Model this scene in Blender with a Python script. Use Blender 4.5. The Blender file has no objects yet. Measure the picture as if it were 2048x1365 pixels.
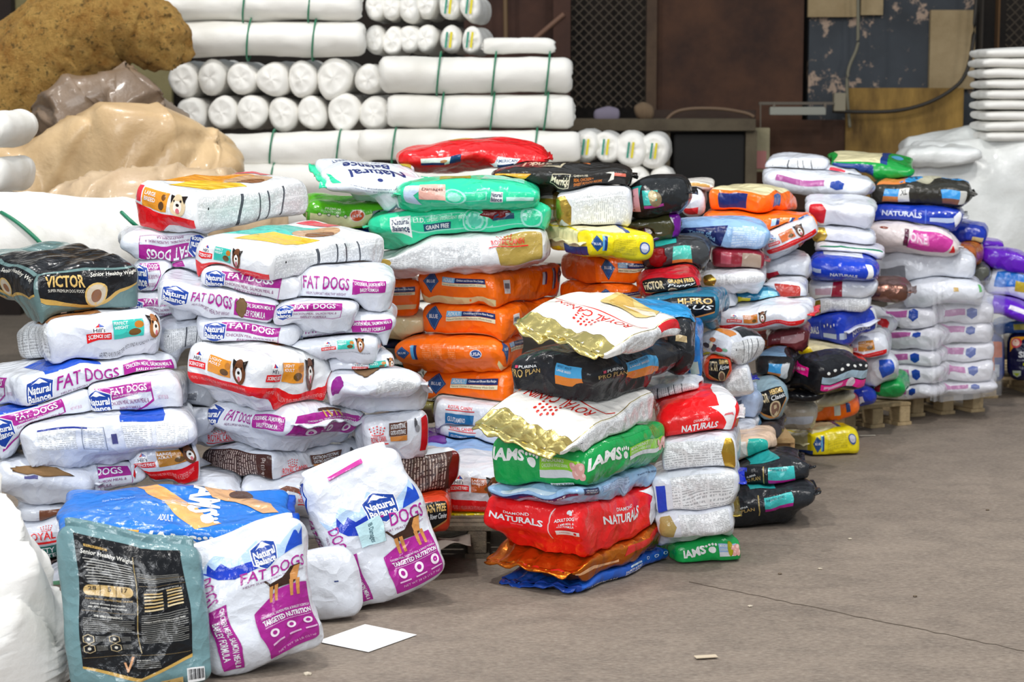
import bpy, bmesh, math, random
import numpy as np
from mathutils import Vector, Matrix
from mathutils.bvhtree import BVHTree

SC = bpy.context.scene
COL = SC.collection
# ------------------------------------------------------------------ camera, world, lights, exposure
H, F, PITCH = 1.83, 3900.0, math.atan(482.0 / 3900.0)
cam_d = bpy.data.cameras.new('camera')
cam = bpy.data.objects.new('camera', cam_d)
COL.objects.link(cam)
cam.location = (0, 0, H)
cam.rotation_euler = (math.pi / 2 - PITCH, 0, 0)
cam_d.sensor_width = 36.0
cam_d.lens = F / 2048.0 * 36.0
cam_d.clip_end = 100
cam_d.dof.use_dof = True
cam_d.dof.focus_distance = 7.3
cam_d.dof.aperture_fstop = 4.5
SC.camera = cam

w = bpy.data.worlds.new('world')
SC.world = w
w.use_nodes = True
w.node_tree.nodes['Background'].inputs['Color'].default_value = (0.80, 0.90, 1.0, 1)
w.node_tree.nodes['Background'].inputs['Strength'].default_value = 0.43


def area(name, loc, target, size, power, color=(1, 1, 1), sy=None):
    d = bpy.data.lights.new(name, 'AREA')
    d.energy = power
    d.color = color
    d.size = size
    if sy:
        d.shape = 'RECTANGLE'
        d.size_y = sy
    o = bpy.data.objects.new(name, d)
    COL.objects.link(o)
    o.location = loc
    v = Vector(target) - Vector(loc)
    o.rotation_euler = v.to_track_quat('-Z', 'Y').to_euler()
    return o


# daylight from the open dock doors behind and to the left of the camera, small unseen overhead lamps added for fill and film glints
area('dock_door_light', (-2.6, -3.2, 4.4), (0.6, 8.5, 0.8), 4.5, 560, (0.95, 0.975, 1.0), 3.2)
for lx, ly, tx, ty, pw in ((-1.5, 6.0, -.5, 7.6, 150), (3.2, 8.0, 2.8, 10.0, 150), (-2.5, 10.6, -2.0, 13.0, 130), (1.2, 3.4, .6, 7.4, 110), (5.2, 5.2, 2.6, 10.2, 110), (-4.2, 3.6, -1.6, 7.4, 90)):
    area('overhead_glint_lamp', (lx, ly, 6.2), (tx, ty, .2), .42, pw, (1.0, .975, .94), .42)

SC.view_settings.view_transform = 'Standard'
SC.view_settings.look = 'None'
SC.view_settings.gamma = 1.0
SC.view_settings.use_curve_mapping = False
SC.view_settings.exposure = -0.03

# ------------------------------------------------------------------ pixel helpers (photograph frame 2048 x 1365)
CF = np.array([0, math.cos(PITCH), -math.sin(PITCH)])
CU = np.array([0, math.sin(PITCH), math.cos(PITCH)])
CR = np.array([1.0, 0, 0])


def P(px, py, Y):
    d = CF * F + CR * (px - 1024) + CU * (682.5 - py)
    return np.array([0, 0, H]) + d * (Y / d[1])


def PZ(px, py, z=0.0):
    d = CF * F + CR * (px - 1024) + CU * (682.5 - py)
    return np.array([0, 0, H]) + d * ((z - H) / d[2])


def proj(p):
    q = np.asarray(p) - np.array([0, 0, H])
    z = q @ CF
    return 1024 + F * (q @ CR) / z, 682.5 - F * (q @ CU) / z


# ------------------------------------------------------------------ materials
def lin(h):
    c = [int(h[i:i + 2], 16) / 255 for i in (0, 2, 4)]
    return tuple(((x + .055) / 1.055) ** 2.4 if x > .04045 else x / 12.92 for x in c) + (1,)


_M = {}


class N:
    def __init__(s, name):
        s.m = bpy.data.materials.new(name)
        s.m.use_nodes = True
        s.t = s.m.node_tree
        s.b = s.t.nodes['Principled BSDF']

    def n(s, kind, **kw):
        o = s.t.nodes.new(kind)
        for k, v in kw.items():
            if isinstance(v, tuple) and len(v) == 2 and hasattr(v[0], 'is_output'):
                continue
            setattr(o, k, v)
        return o

    def l(s, a, b):
        s.t.links.new(a, b)

    def noise(s, scale, detail=3, rough=.5, co=None, typ='FBM', dist=0.0):
        o = s.n('ShaderNodeTexNoise', noise_type=typ)
        o.inputs['Scale'].default_value = scale
        o.inputs['Detail'].default_value = detail
        o.inputs['Roughness'].default_value = rough
        o.inputs['Distortion'].default_value = dist
        if co is not None:
            s.l(co, o.inputs['Vector'])
        return o.outputs['Fac']

    def co(s, which='Object', scale=None):
        o = s.n('ShaderNodeTexCoord').outputs[which]
        if scale:
            mp = s.n('ShaderNodeMapping')
            mp.inputs['Scale'].default_value = scale
            s.l(o, mp.inputs['Vector'])
            o = mp.outputs['Vector']
        return o

    def ramp(s, fac, stops):
        r = s.n('ShaderNodeValToRGB')
        e = r.color_ramp.elements
        while len(e) < len(stops):
            e.new(0.5)
        for i, (p, c) in enumerate(stops):
            e[i].position = p
            e[i].color = lin(c) if isinstance(c, str) else (c, c, c, 1)
        s.l(fac, r.inputs['Fac'])
        return r.outputs['Color']

    def mix(s, fac, a, b, mode='MIX'):
        m = s.n('ShaderNodeMix', data_type='RGBA', blend_type=mode)
        for v, k in ((fac, 0), (a, 6), (b, 7)):
            if isinstance(v, str):
                m.inputs[k].default_value = lin(v)
            elif isinstance(v, (int, float)):
                m.inputs[k].default_value = v
            else:
                s.l(v, m.inputs[k])
        return m.outputs[2]

    def math(s, op, a, b=None, c=None):
        m = s.n('ShaderNodeMath', operation=op)
        for i, v in enumerate((a, b, c)):
            if v is None:
                continue
            if isinstance(v, (int, float)):
                m.inputs[i].default_value = v
            else:
                s.l(v, m.inputs[i])
        return m.outputs[0]

    def bump(s, h, strength=.3, dist=.01, normal=None):
        b = s.n('ShaderNodeBump')
        b.inputs['Strength'].default_value = strength
        b.inputs['Distance'].default_value = dist
        s.l(h, b.inputs['Height'])
        if normal is not None:
            s.l(normal, b.inputs['Normal'])
        s.l(b.outputs['Normal'], s.b.inputs['Normal'])
        return b.outputs['Normal']


def film_bump(n, k=1.0):
    co = n.co('Object')
    a = n.noise(9, 3, .55, co, 'RIDGED_MULTIFRACTAL', .4)
    nb = n.bump(a, .45 * k, .014)
    dn = n.n('ShaderNodeTexNoise')
    dn.inputs['Scale'].default_value = 7
    n.l(co, dn.inputs['Vector'])
    vm = n.n('ShaderNodeVectorMath', operation='MULTIPLY_ADD')
    n.l(dn.outputs['Color'], vm.inputs[0])
    vm.inputs[1].default_value = (.22, .22, .22)
    n.l(co, vm.inputs[2])
    vo = n.n('ShaderNodeTexVoronoi', feature='F1')
    vo.inputs['Scale'].default_value = 15
    n.l(vm.outputs[0], vo.inputs['Vector'])
    nc = n.bump(vo.outputs['Distance'], .50 * k, .016, nb)
    b = n.noise(48, 3, .6, co, dist=.8)
    n.bump(b, .35 * k, .006, nc)


def film(color, rough=.19, metal=0.0, k=1.0):
    """printed plastic film"""
    key = ('f', color, rough, metal, k)
    if key not in _M:
        n = N('film_' + color)
        n.b.inputs['Base Color'].default_value = lin(color)
        n.b.inputs['Roughness'].default_value = rough
        n.b.inputs['Metallic'].default_value = metal
        if not metal and sum(lin(color)[:3]) < .12:
            n.b.inputs['Specular IOR Level'].default_value = .32
        elif not metal:
            n.b.inputs['Coat Weight'].default_value = .12
            n.b.inputs['Coat Roughness'].default_value = .12
        film_bump(n, k)
        _M[key] = n.m
    return _M[key]


def foil(color):
    return film(color, .27, .85, .8)


def fineprint(bg, ink, rot=False, sx=.05, sy=.0075):
    """small printed text read as rows of words, in face UVs measured in metres"""
    key = ('p', bg, ink, rot, sx, sy)
    if key not in _M:
        n = N('fine_print_' + bg)
        uv = n.co('UV')
        mp = n.n('ShaderNodeMapping')
        if rot:
            mp.inputs['Rotation'].default_value = (0, 0, math.pi / 2)
        n.l(uv, mp.inputs['Vector'])
        v = mp.outputs['Vector']
        sep = n.n('ShaderNodeSeparateXYZ')
        n.l(v, sep.inputs[0])
        row = n.math('FRACT', n.math('DIVIDE', sep.outputs[1], sy))
        line = n.math('LESS_THAN', n.math('ABSOLUTE', n.math('SUBTRACT', row, .5)), .24)
        wd = n.n('ShaderNodeMapping')
        wd.inputs['Scale'].default_value = (130, 1 / sy * .5, 0)
        n.l(v, wd.inputs['Vector'])
        words = n.math('GREATER_THAN', n.noise(1.0, 1, .5, wd.outputs['Vector']), .44)
        col = n.math('GREATER_THAN', n.math('FRACT', n.math('DIVIDE', sep.outputs[0], sx * 2.1)), .08)
        f = n.math('MULTIPLY', n.math('MULTIPLY', line, words), col)
        f = n.math('MULTIPLY', f, .5 if ink != 'c9b3a8' else .8)
        n.l(n.mix(f, bg, ink), n.b.inputs['Base Color'])
        n.b.inputs['Roughness'].default_value = .27
        n.b.inputs['Coat Weight'].default_value = .2
        film_bump(n)
        _M[key] = n.m
    return _M[key]


def plain(name, color, rough=.6, metal=0.0, bs=None, bk=.3, var=None):
    key = ('s', name, color, rough)
    if key not in _M:
        n = N(name)
        n.b.inputs['Base Color'].default_value = lin(color)
        n.b.inputs['Roughness'].default_value = rough
        n.b.inputs['Metallic'].default_value = metal
        co = n.co('Object')
        if var:
            n.l(n.ramp(n.noise(var[1], 5, .6, co), [(.35, color), (.65, var[0])]), n.b.inputs['Base Color'])
        if bs:
            n.bump(n.noise(bs, 4, .6, co), bk, .01)
        _M[key] = n.m
    return _M[key]


def MAT(c):
    """colour code -> material: 'ff0000' film, '!d0b060' foil, '#..' fine print, '*..' paper"""
    if not isinstance(c, str):
        return c
    if c[0] == '!':
        return foil(c[1:])
    if c[0] == '*':
        return plain('kraft_paper', c[1:], .7, bs=20, bk=.4)
    if c[0] == '#':
        return fineprint('eceef0', '5a5f68')
    if c[0] == '%':
        return fineprint('eceef0', '6a6f78', True)
    if c[0] == '^':
        return fineprint('4a3230', 'c9b3a8', True, .09, .0115)
    if c[0] == '~':
        return fineprint(c[1:7], c[7:13], False, .03, .011)
    return film(c)


# ------------------------------------------------------------------ tagging
def tag(o, label=None, cat=None, group=None, kind=None):
    if label:
        o['label'] = label
    if cat:
        o['category'] = cat
    if group:
        o['group'] = group
    if kind:
        o['kind'] = kind
    return o


def link(name, me, parent=None):
    o = bpy.data.objects.new(name, me)
    COL.objects.link(o)
    if parent is not None:
        o.parent = parent
    return o


def empty(name, loc, rz=0.0):
    o = bpy.data.objects.new(name, None)
    COL.objects.link(o)
    o.location = tuple(loc)
    o.rotation_euler = (0, 0, rz)
    o.empty_display_size = .1
    return o


class MB:
    """collects simple shapes and links them as one mesh object"""

    def __init__(s):
        s.bm = bmesh.new()

    def box(s, c, d, rot=None, bevel=0.0):
        r = bmesh.ops.create_cube(s.bm, size=1)
        vs = r['verts']
        m = Matrix.Translation(c) @ (rot.to_4x4() if rot else Matrix.Identity(4)) @ Matrix.Diagonal((*d, 1))
        bmesh.ops.transform(s.bm, matrix=m, verts=vs)
        if bevel:
            es = list({e for v in vs for e in v.link_edges})
            bmesh.ops.bevel(s.bm, geom=es, offset=bevel, segments=2, affect='EDGES')
        return s

    def tube(s, pts, rad, seg=12, closed=False, cap=True):
        pts = [Vector(p) for p in pts]
        n = len(pts)
        rings = []
        up = Vector((0.01, 0.02, 1))
        for i, p in enumerate(pts):
            a = pts[(i - 1) % n] if (closed or i > 0) else pts[i]
            b = pts[(i + 1) % n] if (closed or i < n - 1) else pts[i]
            t = (b - a).normalized()
            x = t.cross(up)
            if x.length < .05:
                x = t.cross(Vector((1, 0, 0)))
            x.normalize()
            y = t.cross(x)
            r = rad[i] if hasattr(rad, '__len__') else rad
            rings.append([s.bm.verts.new(p + (x * math.cos(2 * math.pi * k / seg) + y * math.sin(2 * math.pi * k / seg)) * r) for k in range(seg)])
        m = n if closed else n - 1
        for i in range(m):
            A, B = rings[i], rings[(i + 1) % n]
            for k in range(seg):
                s.bm.faces.new((A[k], A[(k + 1) % seg], B[(k + 1) % seg], B[k]))
        if cap and not closed:
            s.bm.faces.new(rings[0][::-1])
            s.bm.faces.new(rings[-1])
        return s

    def build(s, name, mat, parent=None, smooth=False):
        bmesh.ops.recalc_face_normals(s.bm, faces=s.bm.faces)
        me = bpy.data.meshes.new(name)
        s.bm.to_mesh(me)
        s.bm.free()
        me.materials.append(mat)
        if smooth:
            me.polygons.foreach_set('use_smooth', [True] * len(me.polygons))
        return link(name, me, parent)


# ------------------------------------------------------------------ wrinkle fields
class Waves:
    def __init__(s, rng, n, kmin, kmax, amp, ridge=False, aniso=(1, 1, 1)):
        d = rng.normal(size=(n, 3)) * np.array(aniso)
        d /= np.linalg.norm(d, axis=1)[:, None]
        s.k = d * rng.uniform(kmin, kmax, n)[:, None]
        s.ph = rng.uniform(0, 6.28, n)
        s.v = rng.normal(size=(n, 3)) * amp / math.sqrt(n)
        s.ridge = ridge

    def __call__(s, p):
        a = p @ s.k.T + s.ph
        w_ = (1 - 2 * np.sqrt(np.abs(np.sin(a * .5)))) if s.ridge else np.sin(a)
        return w_ @ s.v


def sstep(a, b, x):
    t = np.clip((x - a) / (b - a), 0, 1)
    return t * t * (3 - 2 * t)


# ------------------------------------------------------------------ text outlines as flat meshes (cached)
_TX = {}


def text_mesh(s, bold=0.0, shear=0.0):
    key = (s, bold, shear)
    if key in _TX:
        return _TX[key]
    c = bpy.data.curves.new('t', 'FONT')
    c.body = s
    c.resolution_u = 2
    c.offset = bold
    c.shear = shear
    o = bpy.data.objects.new('t', c)
    COL.objects.link(o)
    dg = bpy.context.evaluated_depsgraph_get()
    me = o.evaluated_get(dg).to_mesh()
    v = np.empty(len(me.vertices) * 3)
    me.vertices.foreach_get('co', v)
    v = v.reshape(-1, 3)[:, :2]
    f = [tuple(p.vertices) for p in me.polygons]
    o.evaluated_get(dg).to_mesh_clear()
    bpy.data.objects.remove(o)
    bpy.data.curves.remove(c)
    lo, hi = v.min(0), v.max(0)
    v = (v - lo) / (hi - lo)
    _TX[key] = (v, f, (hi - lo)[0] / (hi - lo)[1])
    return _TX[key]


# ------------------------------------------------------------------ art: a list of flat shapes on one face, x right and y up in 0..1
class Art:
    def __init__(s):
        s.o = []
        s.flip = False
        s.win = (0, 0, 1, 1)

    def _t(s, v):
        v = np.asarray(v, float)
        x0, y0, x1, y1 = s.win
        v = v * (x1 - x0, y1 - y0) + (x0, y0)
        return 1 - v if s.flip else v

    def r(s, x0, y0, x1, y1, c):
        s.o.append(('poly', s._t([(x0, y0), (x1, y0), (x1, y1), (x0, y1)]), c))

    def p(s, pts, c):
        s.o.append(('poly', s._t(pts), c))

    def e(s, cx, cy, rx, ry, c, n=18):
        s.p([(cx + rx * math.cos(2 * math.pi * i / n), cy + ry * math.sin(2 * math.pi * i / n)) for i in range(n)], c)

    def hx(s, cx, cy, rx, ry, c):
        s.p([(cx, cy - ry), (cx + rx, cy - ry * .55), (cx + rx, cy + ry * .55), (cx, cy + ry), (cx - rx, cy + ry * .55), (cx - rx, cy - ry * .55)], c)

    def t(s, txt, x0, y0, x1, y1, c, bold=.015, shear=0.0, rot=0):
        v, f, _ = text_mesh(txt, bold, shear)
        if rot == 90:
            v = np.stack([1 - v[:, 1], v[:, 0]], 1)
        elif rot == -90:
            v = np.stack([v[:, 1], 1 - v[:, 0]], 1)
        elif rot == 180:
            v = 1 - v
        s.o.append(('mesh', (s._t(v * (x1 - x0, y1 - y0) + (x0, y0)), f), c))

    def rt(s, x0, y0, x1, y1, w_, c):
        """outline of a rectangle"""
        hx_, hy = w_, w_ * 3
        s.r(x0, y0, x1, y0 + hy, c)
        s.r(x0, y1 - hy, x1, y1, c)
        s.r(x0, y0, x0 + hx_, y1, c)
        s.r(x1 - hx_, y0, x1, y1, c)


# ------------------------------------------------------------------ sacks settle on what lies beneath them
OBST = []


def to_world(p, M):
    m = np.array(M)
    return p @ m[:3, :3].T + m[:3, 3]


def to_local(p, M):
    m = np.linalg.inv(np.array(M))
    return p @ m[:3, :3].T + m[:3, 3]


def drape(pos, cube, quads, M, h):
    wp = to_world(pos, M)
    lo, hi = wp.min(0) - .05, wp.max(0) + .02
    near = [o for o in OBST if (o[0] < hi).all() and (o[1] > lo).all()]
    low = np.where(cube[:, 2] < .25)[0]
    rot = np.array(M)[:3, :3]
    zc = (M @ Vector((0, 0, h[2]))).z
    # height of the middle plane of the sack above each vertex
    nrm = rot[:, 2]
    c0 = np.array(M @ Vector((0, 0, float(h[2]))))
    mid = c0[2] - ((wp[:, 0] - c0[0]) * nrm[0] + (wp[:, 1] - c0[1]) * nrm[1]) / max(.3, nrm[2])
    dz = np.zeros(len(wp))
    if nrm[2] > .6:
        for i in low:
            x, y, z = wp[i]
            if z > mid[i] + .3 * h[2]:
                continue
            best = .0
            o_ = Vector((x, y, mid[i] + .35 * h[2]))
            for o in near:
                if x < o[0][0] or x > o[1][0] or y < o[0][1] or y > o[1][1]:
                    continue
                hit = o[2].ray_cast(o_, Vector((0, 0, -1)), .6)
                if hit[0] is not None and hit[0].z > best:
                    best = hit[0].z
            tgt = best + .008
            if z < tgt:
                dz[i] = tgt - z
            elif best > 0 or z < .06:
                g = z - tgt
                if g < .07 and cube[i, 2] < 0:
                    dz[i] = -g * min(1.0, -cube[i, 2] * 1.3)
        e0 = np.concatenate([quads[:, 0], quads[:, 1], quads[:, 2], quads[:, 3]])
        e1 = np.concatenate([quads[:, 1], quads[:, 2], quads[:, 3], quads[:, 0]])
        cnt = np.bincount(e0, minlength=len(wp)) + np.bincount(e1, minlength=len(wp))
        sm = dz.copy()
        for _ in range(2):
            sm = (np.bincount(e0, sm[e1], len(wp)) + np.bincount(e1, sm[e0], len(wp))) / cnt * .6 + sm * .4
        dz = np.where(dz > 0, np.maximum(dz, sm), sm)
        wp[:, 2] += dz
    # sideways: step out of neighbours
    ey_ok = nrm[2] > .6
    for _pass in range(2):
        for o in near:
            ins = np.where((wp > o[0]).all(1) & (wp < o[1]).all(1))[0]
            for i in ins:
                p = Vector(wp[i])
                lim = (.24 if cube[i, 1] > 0 else .09 if cube[i, 1] > -.7 else .045) if ey_ok else .05
                q_, n_, _, d_ = o[2].find_nearest(p, lim)
                if q_ is not None and (p - q_).dot(n_) < 0:
                    wp[i] = q_ + n_ * .006
    wp[:, 2] = np.maximum(wp[:, 2], .003)
    return to_local(wp, M)


# ------------------------------------------------------------------ the bag itself
FACES = {  # name: (fixed axis, value, u axis, u sign, v axis, v sign)
    'F': (1, -1, 0, 1, 2, 1), 'K': (1, 1, 0, -1, 2, 1), 'R': (0, 1, 1, 1, 2, 1),
    'L': (0, -1, 1, -1, 2, 1), 'T': (2, 1, 0, 1, 1, 1), 'B': (2, -1, 0, 1, 1, -1)}


def bag_mesh(name, W, D, T, base, art, seed, q=1.0, shape='block', pinch='', wr=1.0, fat=0.0, bend=0.0, M=None, slope=0.0):
    """closed pillow-shaped sack; origin at the centre of its underside"""
    rng = np.random.default_rng(seed)
    h = np.array([W, D, T]) / 2
    blk_ = shape == 'block'
    r = min(T * (.24 if blk_ else .36), .06, .45 * float(h.min()) * 2)
    low = Waves(rng, 7, 5, 14, .012 * wr)
    mid = Waves(rng, 8, 18, 46, .0062 * wr)
    rdg = Waves(rng, 8, 12, 40, .0088 * wr, True)
    ex = .04 if blk_ else .20
    ey = .08 if blk_ else .14
    cr = rng.uniform(-.3, .3, 4)

    def warp(c):
        p = c * h
        qq = np.clip(p, -(h - r), h - r)
        d = p - qq
        n = np.linalg.norm(d, axis=1)
        n[n == 0] = 1
        p = qq + d / n[:, None] * r
        a, b, cc = p[:, 0] / h[0], p[:, 1] / h[1], p[:, 2] / h[2]
        k = 1 - ex * np.abs(a) ** 3.2 - ey * np.abs(b) ** 3.2
        k += (.07 + fat) * (1 - a * a) * (1 - b * b)
        z = p[:, 2] * k
        # the underside settles flatter than the top
        z = np.where(z < 0, z * (.97 + .25 * ex * np.abs(a) ** 3), z)
        x, y = p[:, 0] * (1 + .035 * (1 - cc ** 2) - .02 * b * b), p[:, 1] * (1 + .045 * (1 - cc ** 2) - .02 * a * a)
        for ch in pinch:
            u = {'R': a, 'L': -a, 'F': -b, 'K': b}[ch]
            o = {'R': b, 'L': b, 'F': a, 'K': a}[ch]
            t = sstep(.42, 1.0, u)
            z = z * (1 - .86 * t) + t * h[2] * (-.25 + .25 * np.sin(o * 3 + cr[0] * 9)) + .016 * t * (1 - .5 * t) * np.sin(o * 17 + cr[1] * 20) * np.sign(cc + .01)
            if ch in 'RL':
                x = x + np.sign(x) * np.where(u > 0, t, 0) * .035
                y = y * (1 + .05 * t)
            else:
                y = y + np.sign(y) * np.where(u > 0, t, 0) * .035
                x = x * (1 + .05 * t)
        p = np.stack([x, y, z], 1)
        p = p + low(p) * (1, 1, .8) + mid(p) + rdg(p) * .7
        if slope:
            y = p[:, 1]
            p[:, 1] = y - slope * p[:, 0] / h[0] * sstep(0, h[1], y)
        if bend:
            p[:, 2] -= bend * (p[:, 0] / h[0]) ** 2
        p[:, 2] += h[2]
        return p

    cell = .0185 / q
    nseg = [max(6, min(44, int(round(2 * h[i] / cell)))) for i in range(3)]
    nseg[2] = max(6, min(16, int(T / (.014 / q))))
    cverts, quads, fmat, uvs, grids = [], [], [], [], {}
    off = 0
    mats = []

    def mi(c):
        m = MAT(c)
        if m not in mats:
            mats.append(m)
        return mats.index(m)

    for fc, (ax, val, ua, us, va, vs) in FACES.items():
        nu, nv = nseg[ua], nseg[va]
        if fc in 'BK':
            pass
        uu, vv = np.meshgrid(np.linspace(0, 1, nu + 1), np.linspace(0, 1, nv + 1), indexing='ij')
        c = np.zeros((nu + 1, nv + 1, 3))
        c[..., ax] = val
        c[..., ua] = (2 * uu - 1) * us
        c[..., va] = (2 * vv - 1) * vs
        idx = off + np.arange((nu + 1) * (nv + 1)).reshape(nu + 1, nv + 1)
        cverts.append(c.reshape(-1, 3))
        qd = np.stack([idx[:-1, :-1], idx[1:, :-1], idx[1:, 1:], idx[:-1, 1:]], -1).reshape(-1, 4)
        quads.append(qd)
        fmat += [mi(base.get(fc, base['*']))] * len(qd)
        uvm = np.stack([uu * 2 * h[ua], vv * 2 * h[va]], -1).reshape(-1, 2)
        uvs.append(uvm[(qd - off)])
        grids[fc] = (nu, nv, idx)
        off += (nu + 1) * (nv + 1)
    cv = np.concatenate(cverts)
    quads = np.concatenate(quads)
    key = np.round(cv * 5000).astype(np.int64)
    _, first, inv = np.unique(key, axis=0, return_index=True, return_inverse=True)
    inv = inv.reshape(-1)
    pos = warp(cv[first])
    zmin = pos[:, 2].min()
    pos[:, 2] -= zmin
    zr = pos[:, 2].max()
    if zr > T * 1.13:
        pos[:, 2] *= T * 1.13 / zr
    wq = inv[quads]
    if M is not None and T < W * 1.2:
        pos = drape(pos, cv[first], wq, M, h)
    # vertex normals
    nrm = np.zeros_like(pos)
    pa, pb, pc, pd = (pos[wq[:, i]] for i in range(4))
    fn = np.cross(pc - pa, pd - pb)
    for i in range(4):
        np.add.at(nrm, wq[:, i], fn)
    nrm /= np.linalg.norm(nrm, axis=1)[:, None] + 1e-12

    V, Nn, Fq, Fm, UV = [pos], [nrm], [list(x) for x in wq.tolist()], list(fmat), [uvs_ for uvs_ in np.concatenate(uvs).reshape(-1, 2)]
    UVl = [np.concatenate(uvs).reshape(-1, 2)]
    if M is not None:
        wp = to_world(pos, M)
        OBST.append((wp.min(0), wp.max(0), BVHTree.FromPolygons(wp.tolist(), wq.tolist(), epsilon=0.0)))
    for fc, A in art.items():
        nu, nv, idx = grids[fc]
        gp, gn = pos[inv[idx]], nrm[inv[idx]]
        ax, val, ua, us, va, vs = FACES[fc]
        for li, (kind, dat, col) in enumerate(A.o):
            if kind == 'poly':
                bm = bmesh.new()
                pv = [bm.verts.new((x, y, 0)) for x, y in np.clip(dat, 0, 1)]
                try:
                    bm.faces.new(pv)
                except ValueError:
                    bm.free()
                    continue
                verts2 = None
            else:
                v2, fs = dat
                v2 = np.clip(v2, 0, 1)
                ext = (v2.max(0) - v2.min(0)) * (nu, nv)
                if max(ext) < 2.5 or q < .75:
                    bm = None
                    verts2, faces2 = v2, fs
                else:
                    bm = bmesh.new()
                    bv = [bm.verts.new((x, y, 0)) for x, y in v2]
                    for f_ in fs:
                        try:
                            bm.faces.new([bv[i] for i in f_])
                        except ValueError:
                            pass
            if bm is not None:
                co = np.array([v.co[:2] for v in bm.verts])
                lo, hi = co.min(0), co.max(0)
                st = 2 if kind != 'poly' else 1
                for i in range(int(lo[0] * nu) + 1, int(math.ceil(hi[0] * nu)), st):
                    bmesh.ops.bisect_plane(bm, geom=bm.verts[:] + bm.edges[:] + bm.faces[:], plane_co=(i / nu, 0, 0), plane_no=(1, 0, 0))
                for i in range(int(lo[1] * nv) + 1, int(math.ceil(hi[1] * nv)), st):
                    bmesh.ops.bisect_plane(bm, geom=bm.verts[:] + bm.edges[:] + bm.faces[:], plane_co=(0, i / nv, 0), plane_no=(0, 1, 0))
                bm.verts.index_update(); bm.faces.ensure_lookup_table()
                verts2 = np.array([v.co[:2] for v in bm.verts])
                faces2 = [[v.index for v in f_.verts] for f_ in bm.faces]
                # outward winding
                if kind == 'poly' and len(bm.faces):
                    bm.normal_update()
                    if bm.faces[0].normal.z < 0:
                        faces2 = [f_[::-1] for f_ in faces2]
                bm.free()
            if not len(faces2):
                continue
            gu, gv = verts2[:, 0] * nu, verts2[:, 1] * nv
            i0, j0 = np.clip(gu.astype(int), 0, nu - 1), np.clip(gv.astype(int), 0, nv - 1)
            fu, fv = (gu - i0)[:, None], (gv - j0)[:, None]

            def bil(g):
                return g[i0, j0] * (1 - fu) * (1 - fv) + g[i0 + 1, j0] * fu * (1 - fv) + g[i0 + 1, j0 + 1] * fu * fv + g[i0, j0 + 1] * (1 - fu) * fv
            nn = bil(gn)
            nn /= np.linalg.norm(nn, axis=1)[:, None] + 1e-12
            pp = bil(gp) + nn * (.0009 + .00022 * li + (.0006 if kind != 'poly' else 0))
            base_i = sum(len(x) for x in V)
            V.append(pp)
            Nn.append(nn)
            m_ = mi(col)
            uvp = verts2 * (2 * h[ua], 2 * h[va])
            for f_ in faces2:
                Fq.append([base_i + k for k in f_])
                Fm.append(m_)
                UVl.append(uvp[list(f_)])
    V = np.concatenate(V)
    Nn = np.concatenate(Nn)
    me = bpy.data.meshes.new(name)
    nl = sum(len(f_) for f_ in Fq)
    me.vertices.add(len(V))
    me.vertices.foreach_set('co', V.astype(np.float32).ravel())
    me.loops.add(nl)
    li_ = np.fromiter((i for f_ in Fq for i in f_), dtype=np.int32, count=nl)
    me.loops.foreach_set('vertex_index', li_)
    me.polygons.add(len(Fq))
    tot = np.array([len(f_) for f_ in Fq], dtype=np.int32)
    me.polygons.foreach_set('loop_start', np.concatenate([[0], np.cumsum(tot)[:-1]]).astype(np.int32))
    me.polygons.foreach_set('loop_total', tot)
    me.polygons.foreach_set('material_index', np.array(Fm, dtype=np.int32))
    me.polygons.foreach_set('use_smooth', np.ones(len(Fq), dtype=bool))
    for m in mats:
        me.materials.append(m)
    me.update(calc_edges=True)
    uvl = me.uv_layers.new(name='uv')
    uvl.data.foreach_set('uv', np.concatenate(UVl).astype(np.float32).ravel())
    me.validate()
    if len(me.vertices) == len(Nn):
        me.normals_split_custom_set_from_vertices([tuple(x) for x in Nn])
    info = dict(grids={k: pos[inv[g[2]]] for k, g in grids.items()}, nrm={k: nrm[inv[g[2]]] for k, g in grids.items()}, h=h)
    return me, info


def strip_mesh(name, pts, nrm, width, thick, rng, ripple=.006):
    """crimped fin that continues the seam line pts outwards along nrm"""
    n = len(pts)
    ring = []
    for k in range(4):
        d = width * k / 3
        off_ = nrm * d
        rp = np.stack([np.zeros(n), np.zeros(n), ripple * (k / 3) * np.sin(np.arange(n) * 1.1 + rng.uniform(0, 6)) + ripple * (k / 3) * np.sin(np.arange(n) * .43 + 2)], 1)
        ring.append(pts + off_ + rp)
    top = np.stack([r_ + (0, 0, thick / 2) for r_ in ring], 1)
    bot = np.stack([r_ - (0, 0, thick / 2) for r_ in ring], 1)
    bm = bmesh.new()
    tv = [[bm.verts.new(top[i, k]) for k in range(4)] for i in range(n)]
    bv = [[bm.verts.new(bot[i, k]) for k in range(4)] for i in range(n)]
    for i in range(n - 1):
        for k in range(3):
            bm.faces.new((tv[i][k], tv[i + 1][k], tv[i + 1][k + 1], tv[i][k + 1]))
            bm.faces.new((bv[i][k], bv[i][k + 1], bv[i + 1][k + 1], bv[i + 1][k]))
        bm.faces.new((tv[i][3], tv[i + 1][3], bv[i + 1][3], bv[i][3]))
        bm.faces.new((tv[i][0], bv[i][0], bv[i + 1][0], tv[i + 1][0]))
    for i in (0, n - 1):
        for k in range(3):
            bm.faces.new((tv[i][k], tv[i][k + 1], bv[i][k + 1], bv[i][k]))
    bmesh.ops.recalc_face_normals(bm, faces=bm.faces)
    me = bpy.data.meshes.new(name)
    bm.to_mesh(me)
    bm.free()
    me.polygons.foreach_set('use_smooth', [True] * len(me.polygons))
    return me


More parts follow.
